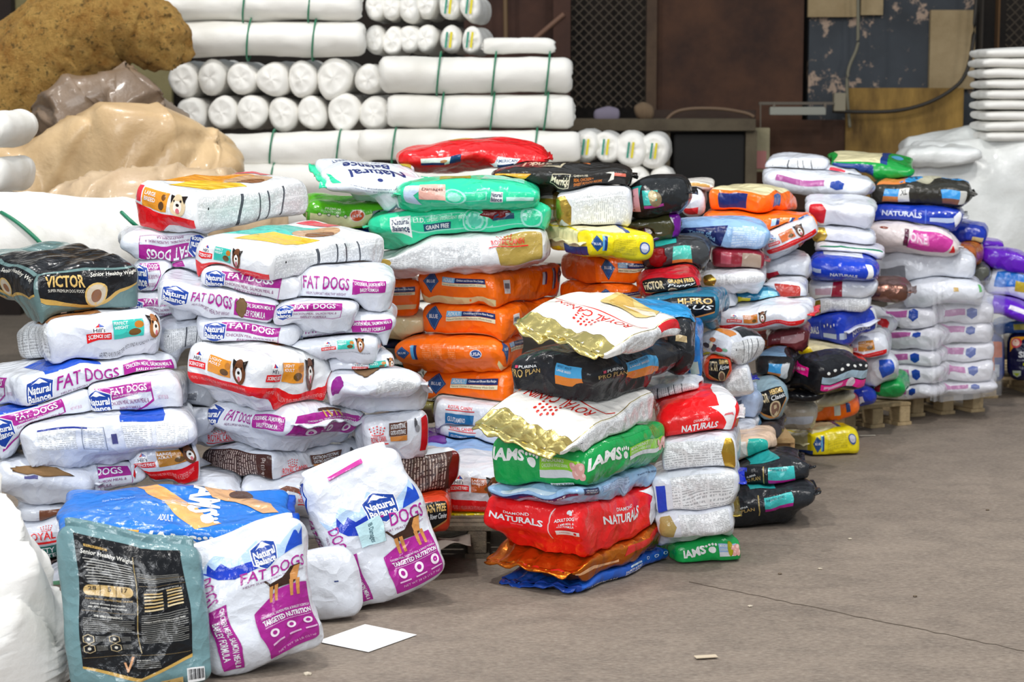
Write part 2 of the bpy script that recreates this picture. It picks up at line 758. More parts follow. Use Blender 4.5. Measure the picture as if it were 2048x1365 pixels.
def patch_mesh(name, info, fc, u0, v0, u1, v1, jag=0.0, seed=0, lift=.004):
    """a piece lying on a bag face (sticker, tape, torn-open paper), following its surface"""
    g, nm = info['grids'][fc], info['nrm'][fc]
    nu, nv = g.shape[0] - 1, g.shape[1] - 1
    k = 22
    rng = np.random.default_rng(seed)
    bm = bmesh.new()
    cx, cy, rx, ry = (u0 + u1) / 2, (v0 + v1) / 2, (u1 - u0) / 2, (v1 - v0) / 2
    ring = []
    for i in range(k):
        a = 2 * math.pi * (i + .5) / k
        if jag:
            f_ = 1 - jag * rng.uniform(0, 1)
            x, y = math.cos(a) * f_, math.sin(a) * f_
        else:
            m = max(abs(math.cos(a)), abs(math.sin(a)))
            x, y = math.cos(a) / m, math.sin(a) / m
        ring.append((x, y))
    rows = []
    for s_ in np.linspace(0, 1, 6):
        rows.append([(cx + rx * x * s_, cy + ry * y * s_) for x, y in ring])

    def ev(u, v):
        gu, gv = np.clip(u, 0, 1) * nu, np.clip(v, 0, 1) * nv
        i, j = min(int(gu), nu - 1), min(int(gv), nv - 1)
        a, b = gu - i, gv - j
        w4 = ((i, j, (1 - a) * (1 - b)), (i + 1, j, a * (1 - b)), (i + 1, j + 1, a * b), (i, j + 1, (1 - a) * b))
        return sum(g[x, y] * z for x, y, z in w4) + lift * sum(nm[x, y] * z for x, y, z in w4)
    c = bm.verts.new(ev(*rows[0][0]))
    prev = None
    for row in rows[1:]:
        cur = [bm.verts.new(ev(*p)) for p in row]
        for i in range(k):
            j = (i + 1) % k
            if prev is None:
                bm.faces.new((c, cur[i], cur[j]))
            else:
                bm.faces.new((prev[i], cur[i], cur[j], prev[j]))
        prev = cur
    bmesh.ops.solidify(bm, geom=bm.faces[:], thickness=-.0012)
    me = bpy.data.meshes.new(name)
    bm.to_mesh(me)
    bm.free()
    me.polygons.foreach_set('use_smooth', [True] * len(me.polygons))
    return me
# ------------------------------------------------------------------ printed designs, one function per kind of panel
WH, MG, NB_, RD, BK, GD, OR, TL = 'eef0f3', 'a81f8e', '17419e', 'e6141c', '17181b', 'c9a253', 'ff7212', '39c1b2'


def badge(A, s, cx, cy, ry, txt=True):
    rx = ry / s * .82
    A.hx(cx, cy, rx, ry, WH)
    A.hx(cx, cy, rx * .93, ry * .93, NB_)
    if txt:
        A.p([(cx - rx * .6, cy + ry * .42), (cx, cy + ry * .84), (cx + rx * .6, cy + ry * .42), (cx + rx * .2, cy + ry * .52), (cx, cy + ry * .46), (cx - rx * .3, cy + ry * .54)], WH)
        A.t('Natural', cx - rx * .82, cy - ry * .12, cx + rx * .82, cy + ry * .34, WH, .03)
        A.t('Balance', cx - rx * .82, cy - ry * .58, cx + rx * .82, cy - ry * .14, WH, .03)


def fds(A, s, *a):
    badge(A, s, .11, .5, .44)
    x = .11 + .44 / s
    A.t('FAT DOGS', x, .40, .60, .78, MG, .01)
    A.t('HELPS SUPPORT HEALTHY WEIGHT', x + .02, .24, .58, .32, '7a3a70', 0)
    A.r(.63, .30, .96, .80, MG)
    A.t('CHICKEN MEAL, SALMON MEAL &', .645, .58, .945, .73, WH, .015)
    A.t('BARLEY FORMULA', .70, .36, .89, .51, WH, .015)


def fde(A, s, *a):
    A.p([(.10, .92), (.70, .92), (.70, .62), (.24, .52)], MG)
    A.p([(.70, .92), (.715, .92), (.715, .42), (.45, .06), (.10, .06), (.10, .10), (.44, .10), (.70, .45)], MG)
    A.t('FAT DOGS', .26, .66, .66, .86, WH, .02)
    A.t('HELPS SUPPORT HEALTHY WEIGHT', .28, .575, .64, .625, WH, 0)
    A.t('CHICKEN MEAL, SALMON MEAL &', .25, .38, .66, .48, '8a2a70', 0)
    A.t('BARLEY FORMULA', .34, .24, .56, .33, '8a2a70', 0)
    badge(A, s, .12, .48, .40)
    A.t('NET WT 28 LB', .76, .44, .86, .52, 'c58aa8', 0)


def fdn(A, s, *a):
    """badge, magenta title bar and text below"""
    A.r(.17, .50, .80, .92, MG)
    A.t('FAT DOGS', .24, .60, .72, .86, WH, .02)
    A.rt(.17, .10, .80, .92, .006, MG)
    A.t('CHICKEN MEAL, SALMON MEAL &', .22, .32, .74, .43, '8a2a70', 0)
    A.t('BARLEY FORMULA', .32, .16, .62, .27, '8a2a70', 0)
    badge(A, s, .12, .5, .46)


def dog(A, cx, cy, rx, ry, c1='6b3f22', c2='f2efe8', c3='241a16'):
    A.e(cx, cy, rx * .8, ry * .95, c1)
    A.p([(cx - rx, cy + ry * .9), (cx - rx * .4, cy + ry * .75), (cx - rx * .7, cy + ry * .1)], c3)
    A.p([(cx + rx, cy + ry * .9), (cx + rx * .4, cy + ry * .75), (cx + rx * .7, cy + ry * .1)], c3)
    A.e(cx, cy - ry * .15, rx * .42, ry * .5, c2)
    A.e(cx, cy - ry * .02, rx * .17, ry * .13, c3)
    A.e(cx - rx * .34, cy + ry * .32, rx * .1, ry * .1, c3)
    A.e(cx + rx * .34, cy + ry * .32, rx * .1, ry * .1, c3)
    A.e(cx, cy - ry * .5, rx * .17, ry * .22, 'd4717c')


def standing_dog(A, cx, cy, w, h):
    A.p([(cx - w * .40, cy + h * .10), (cx - w * .05, cy + h * .18), (cx + w * .10, cy + h * .40), (cx + w * .16, cy + h * .50), (cx + w * .40, cy + h * .52), (cx + w * .30, cy + h * .28),
         (cx + w * .30, cy - h * .02), (cx + w * .20, cy - h * .14), (cx - w * .30, cy - h * .12)], '3a241a')
    A.p([(cx + w * .14, cy + h * .22), (cx + w * .24, cy + h * .46), (cx + w * .38, cy + h * .48), (cx + w * .34, cy + h * .26), (cx + w * .28, cy - h * .06), (cx + w * .14, cy - h * .02)], 'c98a4a')
    for x in (-.36, -.24, .12, .26):
        A.p([(cx + w * x, cy), (cx + w * (x + .09), cy), (cx + w * (x + .06), cy - h * .5), (cx + w * x, cy - h * .5)], 'c98a4a')
    A.p([(cx - w * .40, cy + h * .10), (cx - w * .52, cy + h * .30), (cx - w * .47, cy + h * .32), (cx - w * .34, cy + h * .1)], '3a241a')


def fdm(A, s, *a):
    """magenta front panel seen on a lying bag"""
    A.p([(.0, .0), (.12, .78), (.30, .86), (.85, .78), (.9, .5), (.84, .0)], MG)
    A.t('TARGETED NUTRITION', .22, .40, .80, .53, WH, .03)
    A.t('CHICKEN MEAL, SALMON MEAL & BARLEY FORMULA', .22, .57, .80, .63, WH, 0)
    for x in (.25, .48, .71):
        A.e(x, .22, .05, .14, 'f3e4f0')
        A.e(x, .22, .025, .07, MG)
    for x in (.40, .46, .54, .60):
        A.p([(x, .95), (x + .03, .95), (x + .05, .66), (x + .03, .66)], 'd9a860')
    A.r(.36, .88, .66, .99, '4a2a1c')


def fdf(A, s, *a):
    """whole front of an upright bag: mountains, badge, title, dog and magenta foot"""
    A.p([(.02, .80), (.16, .72), (.28, .78), (.45, .68), (.62, .78), (.78, .70), (.98, .80), (.98, .62), (.70, .60), (.45, .62), (.24, .60), (.05, .66)], 'b7d2f0')
    A.p([(.02, .78), (.06, .72), (.10, .755), (.14, .70), (.20, .73), (.26, .66), (.36, .655), (.50, .64), (.50, .58), (.30, .545), (.16, .53), (.10, .60), (.02, .70)], '1238b8')
    A.p([(.98, .78), (.92, .72), (.86, .74), (.80, .66), (.70, .66), (.70, .60), (.98, .64)], '1c4cc0')
    badge(A, s, .60, .68, .115)
    A.t('FAT DOGS', .30, .47, .95, .555, MG, .01)
    A.t('HELPS SUPPORT HEALTHY WEIGHT', .36, .44, .92, .457, '7a3a70', 0)
    A.p([(.33, .0), (.30, .14), (.36, .27), (.50, .32), (.97, .33), (.97, .0)], MG)
    standing_dog(A, .66, .345, .36, .19)
    A.t('TARGETED NUTRITION', .44, .175, .93, .205, WH, .03)
    A.t('CHICKEN MEAL, SALMON MEAL & BARLEY FORMULA', .42, .215, .94, .23, WH, 0)
    A.r(.44, .162, .93, .166, 'e6b8dc')
    for x in (.50, .68, .86):
        A.e(x, .12, .035, .028, 'f3e4f0')
        A.e(x, .12, .018, .014, MG)
        A.r(x - .06, .068, x + .06, .078, 'e6b8dc')
    A.t('NET WT 28 LB (12.7 kg)', .44, .03, .90, .044, 'e6b8dc', 0)


def fdw(A, s, vb='.8', vt='.6', vm='.45', *a):
    """upright bag seen a little from its left: gusset strip, badge, mountains, title, dog, magenta foot"""
    vb, vt, vm = float(vb), float(vt), float(vm)
    A.p([(.0, vb + .10), (.14, vb + .02), (.26, vb + .12), (.42, vb + .02), (.58, vb + .14), (.76, vb + .02), (.99, vb + .14), (.99, vb - .04), (.72, vb - .07), (.34, vb - .12), (.10, vb - .02)], 'b7d2f0')
    A.p([(.12, vb + .02), (.17, vb - .01), (.21, vb + .06), (.25, vb - .01), (.31, vb + .03), (.36, vb - .03), (.52, vb - .02), (.60, vb - .07), (.36, vb - .145), (.24, vb - .10)], '1238b8')
    A.p([(.99, vb + .10), (.94, vb + .04), (.90, vb + .08), (.82, vb - .02), (.80, vb - .06), (.99, vb - .03)], '1c4cc0')
    badge(A, s, .62, vb, .125)
    A.t('FAT DOGS', .40, vt, .99, vt + .10, MG, .01)
    A.t('HELPS SUPPORT HEALTHY WEIGHT', .42, vt - .035, .97, vt - .018, '7a3a70', 0)
    A.t('DOGS', .07, vt - .06, .19, vt + .16, MG, .01, rot=-90)
    A.t('HEALTHY WEIGHT', .01, vt - .04, .045, vt + .12, '7a3a70', 0, rot=-90)
    A.r(.10, .02, .27, vt - .10, MG)
    A.t('CHICKEN MEAL, SALMON MEAL &', .19, .035, .245, vt - .115, WH, .015, rot=-90)
    A.t('BARLEY FORMULA', .12, .10, .175, vt - .20, WH, .015, rot=-90)
    A.p([(.50, .0), (.47, vm * .45), (.50, vm * .78), (.72, vm * .98), (.99, vm), (.99, .0)], MG)
    standing_dog(A, .78, vm + .03, .38, .22)
    k = vm / .45
    A.t('CHICKEN MEAL, SALMON MEAL & BARLEY FORMULA', .54, .295 * k, .96, .315 * k, WH, 0)
    A.t('TARGETED NUTRITION', .54, .245 * k, .96, .285 * k, WH, .03)
    A.r(.54, .23 * k, .96, .234 * k, 'e6b8dc')
    for x in (.59, .75, .90):
        A.e(x, .175 * k, .04, .035, 'f3e4f0')
        A.e(x, .175 * k, .02, .018, MG)
        A.r(x - .055, .10 * k, x + .055, .112 * k, 'e6b8dc')
    A.t('NET WT 28 LB (12.7 kg)', .56, .04, .92, .06, 'e6b8dc', 0)


def fdg(A, s, *a):
    """gusset of an upright bag, text running down"""
    badge(A, s, .5, .83, .07)
    A.t('FAT DOGS', .34, .50, .80, .77, MG, .01, rot=-90)
    A.t('HELPS SUPPORT HEALTHY WEIGHT', .20, .51, .28, .76, '7a3a70', 0, rot=-90)
    A.r(.2, .06, .82, .46, MG)
    A.t('CHICKEN MEAL, SALMON MEAL &', .54, .08, .74, .44, WH, .015, rot=-90)
    A.t('BARLEY FORMULA', .28, .15, .46, .36, WH, .015, rot=-90)


def txt(A, s, *a):
    c = a[0] if a else '#'
    A.r(.05, .07, .95, .92, c)
    for i in range(4):
        x = .3 + .14 * i
        A.r(x, .07, x + .004, .92, '3c4048')


def txs(A, s, *a):
    """feeding table, bar code and paragraphs"""
    A.r(.10, .15, .30, .80, '#')
    A.r(.10, .80, .36, .88, '2a3a90')
    A.rt(.33, .14, .45, .86, .003, '70788a')
    A.r(.34, .2, .44, .8, '#')
    A.r(.48, .36, .51, .62, '4a4a80')
    A.r(.55, .2, .72, .86, '#')
    A.r(.75, .16, .95, .88, '#')


def hlogo(A, s, x, y, h, box=TL, word='PERFECT WEIGHT'):
    w = h / s
    A.r(x + .12 * w, y + .38 * h, x + .72 * w, y + h, 'ffffff')
    A.p([(x + .25 * w, y + .72 * h), (x + .42 * w, y + .96 * h), (x + .42 * w, y + .72 * h)], RD)
    A.p([(x + .42 * w, y + .72 * h), (x + .42 * w, y + .96 * h), (x + .66 * w, y + .72 * h)], '2a4fae')
    A.t("Hill's", x + .16 * w, y + .42 * h, x + .68 * w, y + .66 * h, '1c2440', .01)
    A.r(x - .15 * w, y, x + 1.05 * w, y + .36 * h, RD)
    A.t('SCIENCE DIET', x - .08 * w, y + .09 * h, x + .98 * w, y + .28 * h, 'ffffff', .02)
    bx = x + 1.2 * w
    A.r(bx, y - .02 * h, bx + 1.5 * w, y + .95 * h, box)
    A.e(bx + 1.1 * w, y + .25 * h, .28 * w, .2 * h, '6b4a1e')
    A.e(bx + 1.3 * w, y + .65 * h, .2 * w, .2 * h, 'c27a22')
    ws = word.split()
    for i, q_ in enumerate(ws):
        A.t(q_, bx + .06 * w, y + (.70 - .22 * i) * h, bx + .8 * w, y + (.86 - .22 * i) * h, 'ffffff', .01)
    return bx + 1.5 * w, w


def hsd(A, s, box='e8891a', word='LIGHT ADULT', dg=1, *a):
    """end panel: red foot, logo, coloured box, dog"""
    A.r(0, 0, 1, .30, RD)
    A.t('HELPED 11 MILLION SHELTER PETS FIND A FOREVER HOME', .12, .18, .88, .24, 'f2a0a0', 0)
    x, w = hlogo(A, s, .12, .42, .42, box, word)
    if int(dg):
        dog(A, min(.88, x + w * .55), .60, w * .45, .32)


def hsq(A, s, box='e8891a', *a):
    """end with orange box left and dog right"""
    A.p([(0, 0), (1, 0), (1, .30), (0, .44)], RD)
    A.r(.06, .50, .14, .95, 'e03040')
    A.r(.16, .42, .58, .90, box)
    A.t('LARGE', .19, .72, .36, .82, WH, .02)
    A.t('BREED', .19, .58, .36, .68, WH, .02)
    A.e(.48, .56, .05, .1, '5a3a18')
    A.e(.50, .76, .04, .07, '7a4a18')
    dog(A, .76, .62, .15, .30, 'e6cfa8', 'f7f0e2')


def hsi(A, s, box=TL, word='PERFECT WEIGHT', *a):
    """white side, small logo near the middle"""
    x, w = hlogo(A, s, .36, .30, .50, box, word)
    dog(A, min(.95, x + w * .6), .52, w * .45, .42, 'a86a38', 'f0e6da')
    A.t('HELPED 9 MILLION SHELTER PETS FIND A FOREVER HOME', .42, .08, .9, .14, '4c4c54', 0)


def hst(A, s, box='e8891a', *a):
    """top panel of the same sacks: photo of a dog, coloured banner"""
    A.p([(.05, .15), (.55, .3), (.6, .75), (.1, .7)], box)
    A.p([(.35, .1), (.85, .2), (.9, .45), (.4, .4)], 'f0c030')
    A.e(.62, .62, .18, .18, 'caa27a')
    A.e(.72, .58, .10, .12, '8a5a34')
    A.r(.1, .78, .5, .92, 'e04050')


def hill_side(A, s, *a):
    A.r(.04, .05, .96, .93, '%')
    for x in (.36, .52, .60, .72):
        A.r(x, .05, x + .012 + .01 * (x == .36), .93, '4c5058')
    A.r(.12, .6, .13, .66, BK)


def crown(A, s, cx, cy, h, c=RD):
    w = h / s
    for i in range(5):
        x = cx + (i - 2) * w * .28
        for j in range(3):
            A.e(x * 1.0 + (i - 2) * w * .05 * j, cy + h * (.30 * j + .10 * (2 - abs(i - 2))), w * .08, h * .085, c, 8)
    A.p([(cx - w * .6, cy - h * .1), (cx, cy - h * .22), (cx + w * .6, cy - h * .1), (cx + w * .6, cy - h * .02), (cx, cy - h * .13), (cx - w * .6, cy - h * .02)], c)


def rcl(A, s, x=.1, y=.3, w=.4, h=.22, *a):
    x, y, w, h = map(float, (x, y, w, h))
    crown(A, s, x + w * .45, y + h * 1.35, h * 1.5)
    A.t('ROYAL CANIN', x, y, x + w, y + h, RD, .012)
    A.r(x - .02, y - .07, x + w + .03, y - .04, RD)


def rcg(A, s, *a):
    """white panel, title, brown and orange box, red end"""
    rcl(A, s, .10, .36, .24, .16)
    A.r(.40, .50, .66, .82, '5a3424')
    A.t('GASTROINTESTINAL', .42, .67, .64, .78, WH, .01)
    A.t('GASTRO-INTESTINALE', .42, .53, .64, .64, WH, .01)
    A.r(.41, .36, .66, .49, 'c8803a')
    if a:
        A.p([(.84, .05), (.99, .02), (.99, .88), (.86, .80)], 'c81824')
    A.e(.78, .72, .02, .12, '4a4a50')
    A.e(.80, .60, .03, .08, '8a8a90')


def rcglut(A, s, *a):
    A.t('ROYAL CANIN', .16, .72, .50, .90, RD, .012)
    A.r(.13, .64, .54, .68, RD)
    A.r(.13, .12, .54, .52, '1c6fa8')
    A.t('GLUTAMINO', .16, .22, .42, .40, WH, .015)


def rcteal(A, s, *a):
    crown(A, s, .38, .80, .14)
    A.t('ROYAL CANIN', .16, .60, .80, .76, RD, .012)
    A.r(.14, .52, .85, .56, RD)
    A.r(.12, .20, .95, .48, '1c6a60')
    A.t('SATIETY SUPPORT', .15, .35, .80, .45, WH, .01)
    A.t('SATIETE', .15, .23, .45, .33, WH, .01)


def rctop(A, s, *a):
    """front panel lying face up, title read from behind"""
    A.p([(.02, .15), (.99, .11), (.99, .99), (.02, .99)], 'efece6')
    A.t('ROYAL CANIN', .12, .31, .86, .42, 'd4281c', .012, rot=180)
    A.p([(.04, .46), (.93, .45), (.97, .53), (.96, .54), (.92, .463), (.04, .473)], 'd4281c')
    for i in range(5):
        for j in range(3):
            A.e(.48 + (i - 2) * .055, .27 - j * .035 + .012 * abs(i - 2), .014, .011, 'd4281c', 10)
    A.p([(.30, .99), (.34, .74), (.52, .64), (.74, .66), (.86, .80), (.80, .99)], 'd8c07a')
    A.p([(.36, .96), (.40, .78), (.56, .70), (.70, .74), (.62, .84), (.48, .96)], 'caa552')
    A.p([(.52, .80), (.74, .74), (.88, .80), (.80, .86), (.60, .86)], 'efdcc4')


def brown(A, s, *a):
    A.r(0, 0, 1, 1, '4a2c26')
    A.r(.04, .06, .80, .94, '^')
    if a:
        A.t('28.6 lb (13 kg)', .86, .1, .92, .85, 'd8c8c0', 0, rot=90)
    for x in (.16, .33, .36, .55, .70):
        A.r(x, .06, x + .008, .94, '2c1814')


def rcbr(A, s, *a):
    A.p([(.22, .62), (.55, .92), (.90, .60), (.90, .45), (.55, .76), (.25, .46)], '7a4a38')
    A.r(.20, .0, .60, .30, '5a2a20')
    A.r(.34, .05, .50, .28, 'b01c24')
    rcl(A, s, .66, .36, .26, .14)


def egg(A, s, *a):
    A.t('28 LB (12.7 kg)', .22, .56, .70, .70, '8a8a90', 0)
    A.e(.86, .52, .12, .36, 'e0904c')
    A.e(.84, .46, .08, .2, 'f4c890')
    A.e(.76, .34, .07, .16, 'f4f4f0')


def vic(A, s, c='6d8a8c', *a):
    """black field with bevelled foot, gold lettering"""
    A.p([(.02, .98), (.98, .98), (.98, .50), (.55, .26), (.04, .42)], BK)
    A.p([(.04, .42), (.55, .26), (.98, .50), (.98, .45), (.55, .19), (.04, .36)], GD)
    A.t('VICTOR', .10, .60, .46, .88, 'd8b46a', .03)
    A.t('SUPER PREMIUM DOG FOOD', .12, .50, .44, .56, 'e8e4d8', 0)
    A.t('Senior Healthy Weight', .52, .76, .96, .90, 'f0ece0', .01, .3)
    A.e(.55, .44, .26 / s, .22, 'd8b46a')
    A.e(.55, .44, .22 / s, .18, 'c8bca8')
    A.e(.55, .42, .12 / s, .10, '8a5a3a')
    A.r(.2, .04, .26, .14, 'e8e8e8')
    A.r(.34, .03, .50, .15, 'b8904a')


def vic2(A, s, ttl='GRAIN FREE', sub='Yukon River Canine', *a):
    A.p([(.02, .97), (.96, .97), (.96, .42), (.62, .10), (.04, .34)], BK)
    A.p([(.04, .34), (.62, .10), (.96, .42), (.96, .36), (.62, .03), (.04, .28)], 'c98a4a')
    A.t('VICTOR', .05, .44, .44, .78, 'd8c49a', .03)
    A.t(ttl, .52, .66, .92, .88, 'd8b46a', .03)
    A.t(sub, .50, .46, .93, .62, 'f0f4f8', .01, .3)
    A.e(.56, .28, .16 / s, .16, 'c8b490')
    A.e(.56, .28, .12 / s, .12, '7a5a4a')


def vicback(A, s, *a):
    """tall back panel full of text"""
    A.p([(.10, 1), (.86, 1), (.88, .22), (.48, .105), (.10, .18)], BK)
    A.p([(.10, .18), (.48, .105), (.88, .22), (.88, .20), (.48, .085), (.10, .163)], GD)
    A.r(.16, .905, .32, .92, GD)
    A.t('PURPOSE', .17, .907, .31, .918, BK, 0)
    A.t('Senior Healthy Weight', .13, .855, .50, .89, 'f2efe6', .01, .3)
    for i in range(9):
        A.r(.14 + .01 * (i % 3), .838 - i * .0145, .49 - .012 * (i % 2), .842 - i * .0145, 'bdbab2')
    A.r(.16, .64, .44, .705, 'c9a86a')
    A.e(.16, .6725, .035, .0325, 'c9a86a')
    A.e(.44, .6725, .035, .0325, 'c9a86a')
    A.t('28', .155, .675, .21, .698, '3a2c18', .02)
    A.t('5', .29, .67, .315, .698, '3a2c18', .02)
    A.t('17', .39, .67, .435, .698, '3a2c18', .02)
    for x in (.235, .35):
        A.r(x, .64, x + .004, .705, '3a2c18')
    A.t('MADE FROM GLUTEN-FREE GRAINS', .14, .612, .47, .622, GD, 0)
    A.t('Calorie Content (calculated):', .17, .578, .42, .592, 'e8e4da', .01, .2)
    A.t('ME 3590 kcal/kg, 362 kcal/cup', .16, .556, .43, .569, 'e8e4da', .01, .2)
    A.r(.12, .535, .49, .537, '8a7248')
    A.t('THE VPRO DIFFERENCE', .20, .50, .40, .513, 'e8e4da', .02)
    for i in range(7):
        A.r(.13, .485 - i * .0125, .48 - .02 * (i % 3 == 2), .4885 - i * .0125, '8c8a84')
    for x, y in ((.16, .36), (.33, .36), (.16, .30), (.33, .30)):
        A.hx(x, y, .036, .030, 'c9b48a')
        A.hx(x, y, .031, .026, BK)
        A.e(x, y, .012, .010, 'd8d2c4', 8)
        for k in range(4):
            A.r(x + .045, y + .014 - k * .009, x + .115, y + .017 - k * .009, '7c7a74')
    A.r(.50, .26, .506, .90, 'a08850')
    for i in range(5):
        A.r(.52, .80 - i * .014, .82, .804 - i * .014, '908e88')
    A.r(.52, .775, .86, .777, '8a7248')
    A.r(.52, .715, .86, .717, '8a7248')
    A.t('RECOMMENDED DAILY INTAKE', .57, .685, .80, .695, 'e8e4da', 0)
    for i in range(6):
        A.r(.55, .655 - i * .0215, .67, .665 - i * .0215, 'c9a86a' if i % 2 == 0 else 'd8c49a')
        A.r(.70, .665 - i * .0215, .82, .675 - i * .0215, 'c9a86a' if i % 2 == 0 else 'd8c49a')
    for i in range(15):
        A.r(.53, .52 - i * .0135, .85 - .03 * (i % 4 == 3), .5235 - i * .0135, '8c8a84')
    A.t('FRESH WATER AVAILABLE AT ALL TIMES', .55, .475, .83, .484, 'e8e4da', 0)
    A.r(.12, .245, .86, .247, '8a7248')
    A.p([(.37, .20), (.385, .20), (.40, .165), (.43, .235), (.45, .235), (.405, .145), (.395, .145)], 'd0986a')
    A.t('YOUR ASSURANCE', .46, .21, .55, .217, 'e8e4da', 0)
    for i in range(4):
        A.r(.46, .20 - i * .011, .62, .2035 - i * .011, '7c7a74')
    # foot
    A.r(.60, .035, .78, .085, 'b8985c')
    A.t('100%', .61, .062, .67, .078, '3a2c18', .02)
    for i in range(3):
        A.r(.615, .045 + i * .006, .765, .047 + i * .006, '6a5430')
    A.r(.82, .035, .955, .13, 'f4f4f4')
    for i in range(12):
        A.r(.83 + i * .0098, .055, .834 + i * .0098 + .002 * (i % 3), .12, '202024')
    A.e(.08, .055, .035, .012, 'dfe6e4')
    A.r(.20, .055, .275, .075, '2c2c6c')
    A.r(.235, .055, .275, .075, 'b86a74')
    A.t('USA', .205, .035, .27, .055, 'e8f0f0', .02)


def diamond(A, s, cx, cy, ry, rot=0):
    rx = ry / s
    A.p([(cx, cy - ry), (cx + rx * .85, cy), (cx, cy + ry), (cx - rx * .85, cy)], '1c3f78')
    A.p([(cx, cy - ry * .86), (cx + rx * .73, cy), (cx, cy + ry * .86), (cx - rx * .73, cy)], '5a8cc0')
    A.p([(cx, cy - ry * .80), (cx + rx * .68, cy), (cx, cy + ry * .80), (cx - rx * .68, cy)], '1f4a88')
    A.t('BLUE', cx - rx * .44, cy - ry * .16, cx + rx * .44, cy + ry * .12, 'eef2f8', .01)


def bluef(A, s, c=OR, *a):
    A.p([(0, 0), (1, 0), (1, .13), (.02, .17)], 'e8d7a0')
    diamond(A, s, .20, .60, .36)
    x = .20 + .36 / s + .03
    x = min(x, .42)
    A.r(x, .60, x + .17, .78, '7cc0ea')
    A.t('ADULT', x + .015, .63, x + .155, .75, WH, .02)
    A.r(x + .17, .60, x + .54, .78, '1c2f68')
    A.t('Chicken and Brown Rice Recipe', x + .19, .645, x + .52, .735, WH, .02)
    A.r(x, .48, x + .54, .585, 'ece4c0')
    A.t('Natural Chicken + Wholesome Whole Grains', x + .01, .505, x + .5, .56, '5a4a30', 0)


def blues(A, s, *a):
    """long side: label, bar, little diamond"""
    A.r(.12, .35, .20, .72, 'e4e2e0')
    A.r(.13, .45, .19, .60, '707880')
    for i in range(6):
        A.r(.32 + i * .018, .15, .322 + i * .018, .85, 'ffb27a')
    A.r(.60, .42, .67, .80, 'b8d4ee')
    A.r(.64, .42, .67, .80, '1c2f68')
    A.r(.78, .30, .83, .85, '7cc0ea')
    A.r(.80, .30, .84, .85, '1c2f68')
    diamond(A, s, .92, .58, .26)


def blues2(A, s, *a):
    diamond(A, s, .09, .52, .30)
    A.r(.17, .22, .20, .86, '5aa8dc')
    A.r(.20, .22, .225, .86, '1c2f68')
    A.r(.28, .2, .48, .9, '~ff7212ffb27a')
    A.r(.54, .3, .62, .85, '~ff7212ffb27a')
    A.e(.80, .52, .17 / s, .19, 'e8f0f8')
    A.e(.80, .52, .15 / s, .17, '2a4a90')
    A.t('USA', .79 - .1 / s, .45, .81 + .1 / s, .60, 'f0f0f8', .02)


def creamtop(A, s, c='1c3f88', *a):
    A.p([(.02, .02), (.60, .05), (.64, .95), (.05, .97)], 'ece2b4')
    A.p([(.60, .05), (.68, .04), (.74, .95), (.64, .95)], c)
    A.e(.84, .6, .08, .16, '5ab0dc')


def paw(A, s, cx, cy, r, c='f4f6f4'):
    A.e(cx, cy - r * .2, r / s * .75, r * .6, c)
    for i in range(4):
        x = cx + (i - 1.5) * r / s * .62
        A.e(x, cy + r * (.72 + .18 * (1.5 - abs(i - 1.5))), r / s * .24, r * .3, c, 10)


def iams(A, s, x0=.08, band='8ccf2c', big=1, *a):
    x0 = float(x0)
    w = .32
    A.t('IAMS', x0, .42, x0 + w, .74, 'f4f6f4', .04)
    paw(A, s, x0 + w + .16 / s + .02, .54, .17)
    bx = x0 + w + .40 / s + .02
    A.r(bx, .42, .92, .68, band)
    A.t('MINICHUNKS', bx + .02, .56, bx + .22, .65, 'f0f4e0', .01)
    A.t('CHICKEN & WHOLE GRAINS', bx + .02, .46, bx + .26, .53, 'f0f4e0', 0)
    A.r(bx, .30, .86, .42, 'd8dce0')
    for dx, dy, q_ in ((.88, .40, .10), (.92, .52, .12), (.85, .55, .08), (.94, .36, .08)):
        A.e(dx, dy, q_ / s * 1.1, q_ * 1.1, 'e0a49c')
        A.e(dx + .01, dy + .03, q_ / s * .5, q_ * .5, 'f0c8be')


def iamsend(A, s, *a):
    iams(A, s, .05)
    A.r(.62, .12, .84, .20, 'e8ece8')
    A.t('40 LB BAG', .63, .135, .83, .185, '1a6a3a', .01)


def iamsb(A, s, *a):
    A.t('IAMS', .40, .18, .62, .72, 'f4f6f4', .04)
    paw(A, s, .66, .40, .26)
    A.p([(.0, .38), (.14, .30), (.34, .34), (.34, .78), (.14, .90), (.0, .80)], 'f0a638')
    A.t('HEALTHY WEIGHT', .03, .62, .24, .78, 'fbe9c8', .015)
    A.t('17% LESS FAT', .03, .44, .14, .55, 'fbe9c8', .01)
    A.p([(.71, .30), (.95, .42), (.97, .80), (.71, .72)], 'f0b858')
    A.t('HEALTHY WEIGHT', .72, .54, .90, .66, 'fbe9c8', .01)
    for dx, dy in ((.27, .36), (.31, .46), (.30, .26)):
        A.e(dx, dy, .024, .13, 'd8988c')


def iamst(A, s, *a):
    A.p([(.30, .94), (.40, .92), (.72, .12), (.60, .02), (.44, .40)], 'f2b46a')
    A.t('WEIGHT', .42, .38, .56, .50, 'f8ecd8', .02, rot=-90)
    A.t('IAMS', .56, .30, .70, .92, 'f4f6f4', .04, rot=-90)
    A.e(.66, .22, .035, .10, 'f4f6f4')
    for k in range(3):
        A.e(.70, .32 - .09 * k, .012, .03, 'f4f6f4')
    A.p([(.62, .86), (.76, .88), (.90, .66), (.96, .34), (.90, .32), (.78, .58), (.66, .68)], 'd8a878')
    A.e(.80, .78, .06, .12, '5a4030')
    A.t('Super Premium Dog Food', .16, .52, .30, .58, 'bcd8f4', 0)
    A.t('ADULT', .42, .10, .50, .22, 'e8f2fc', .01)


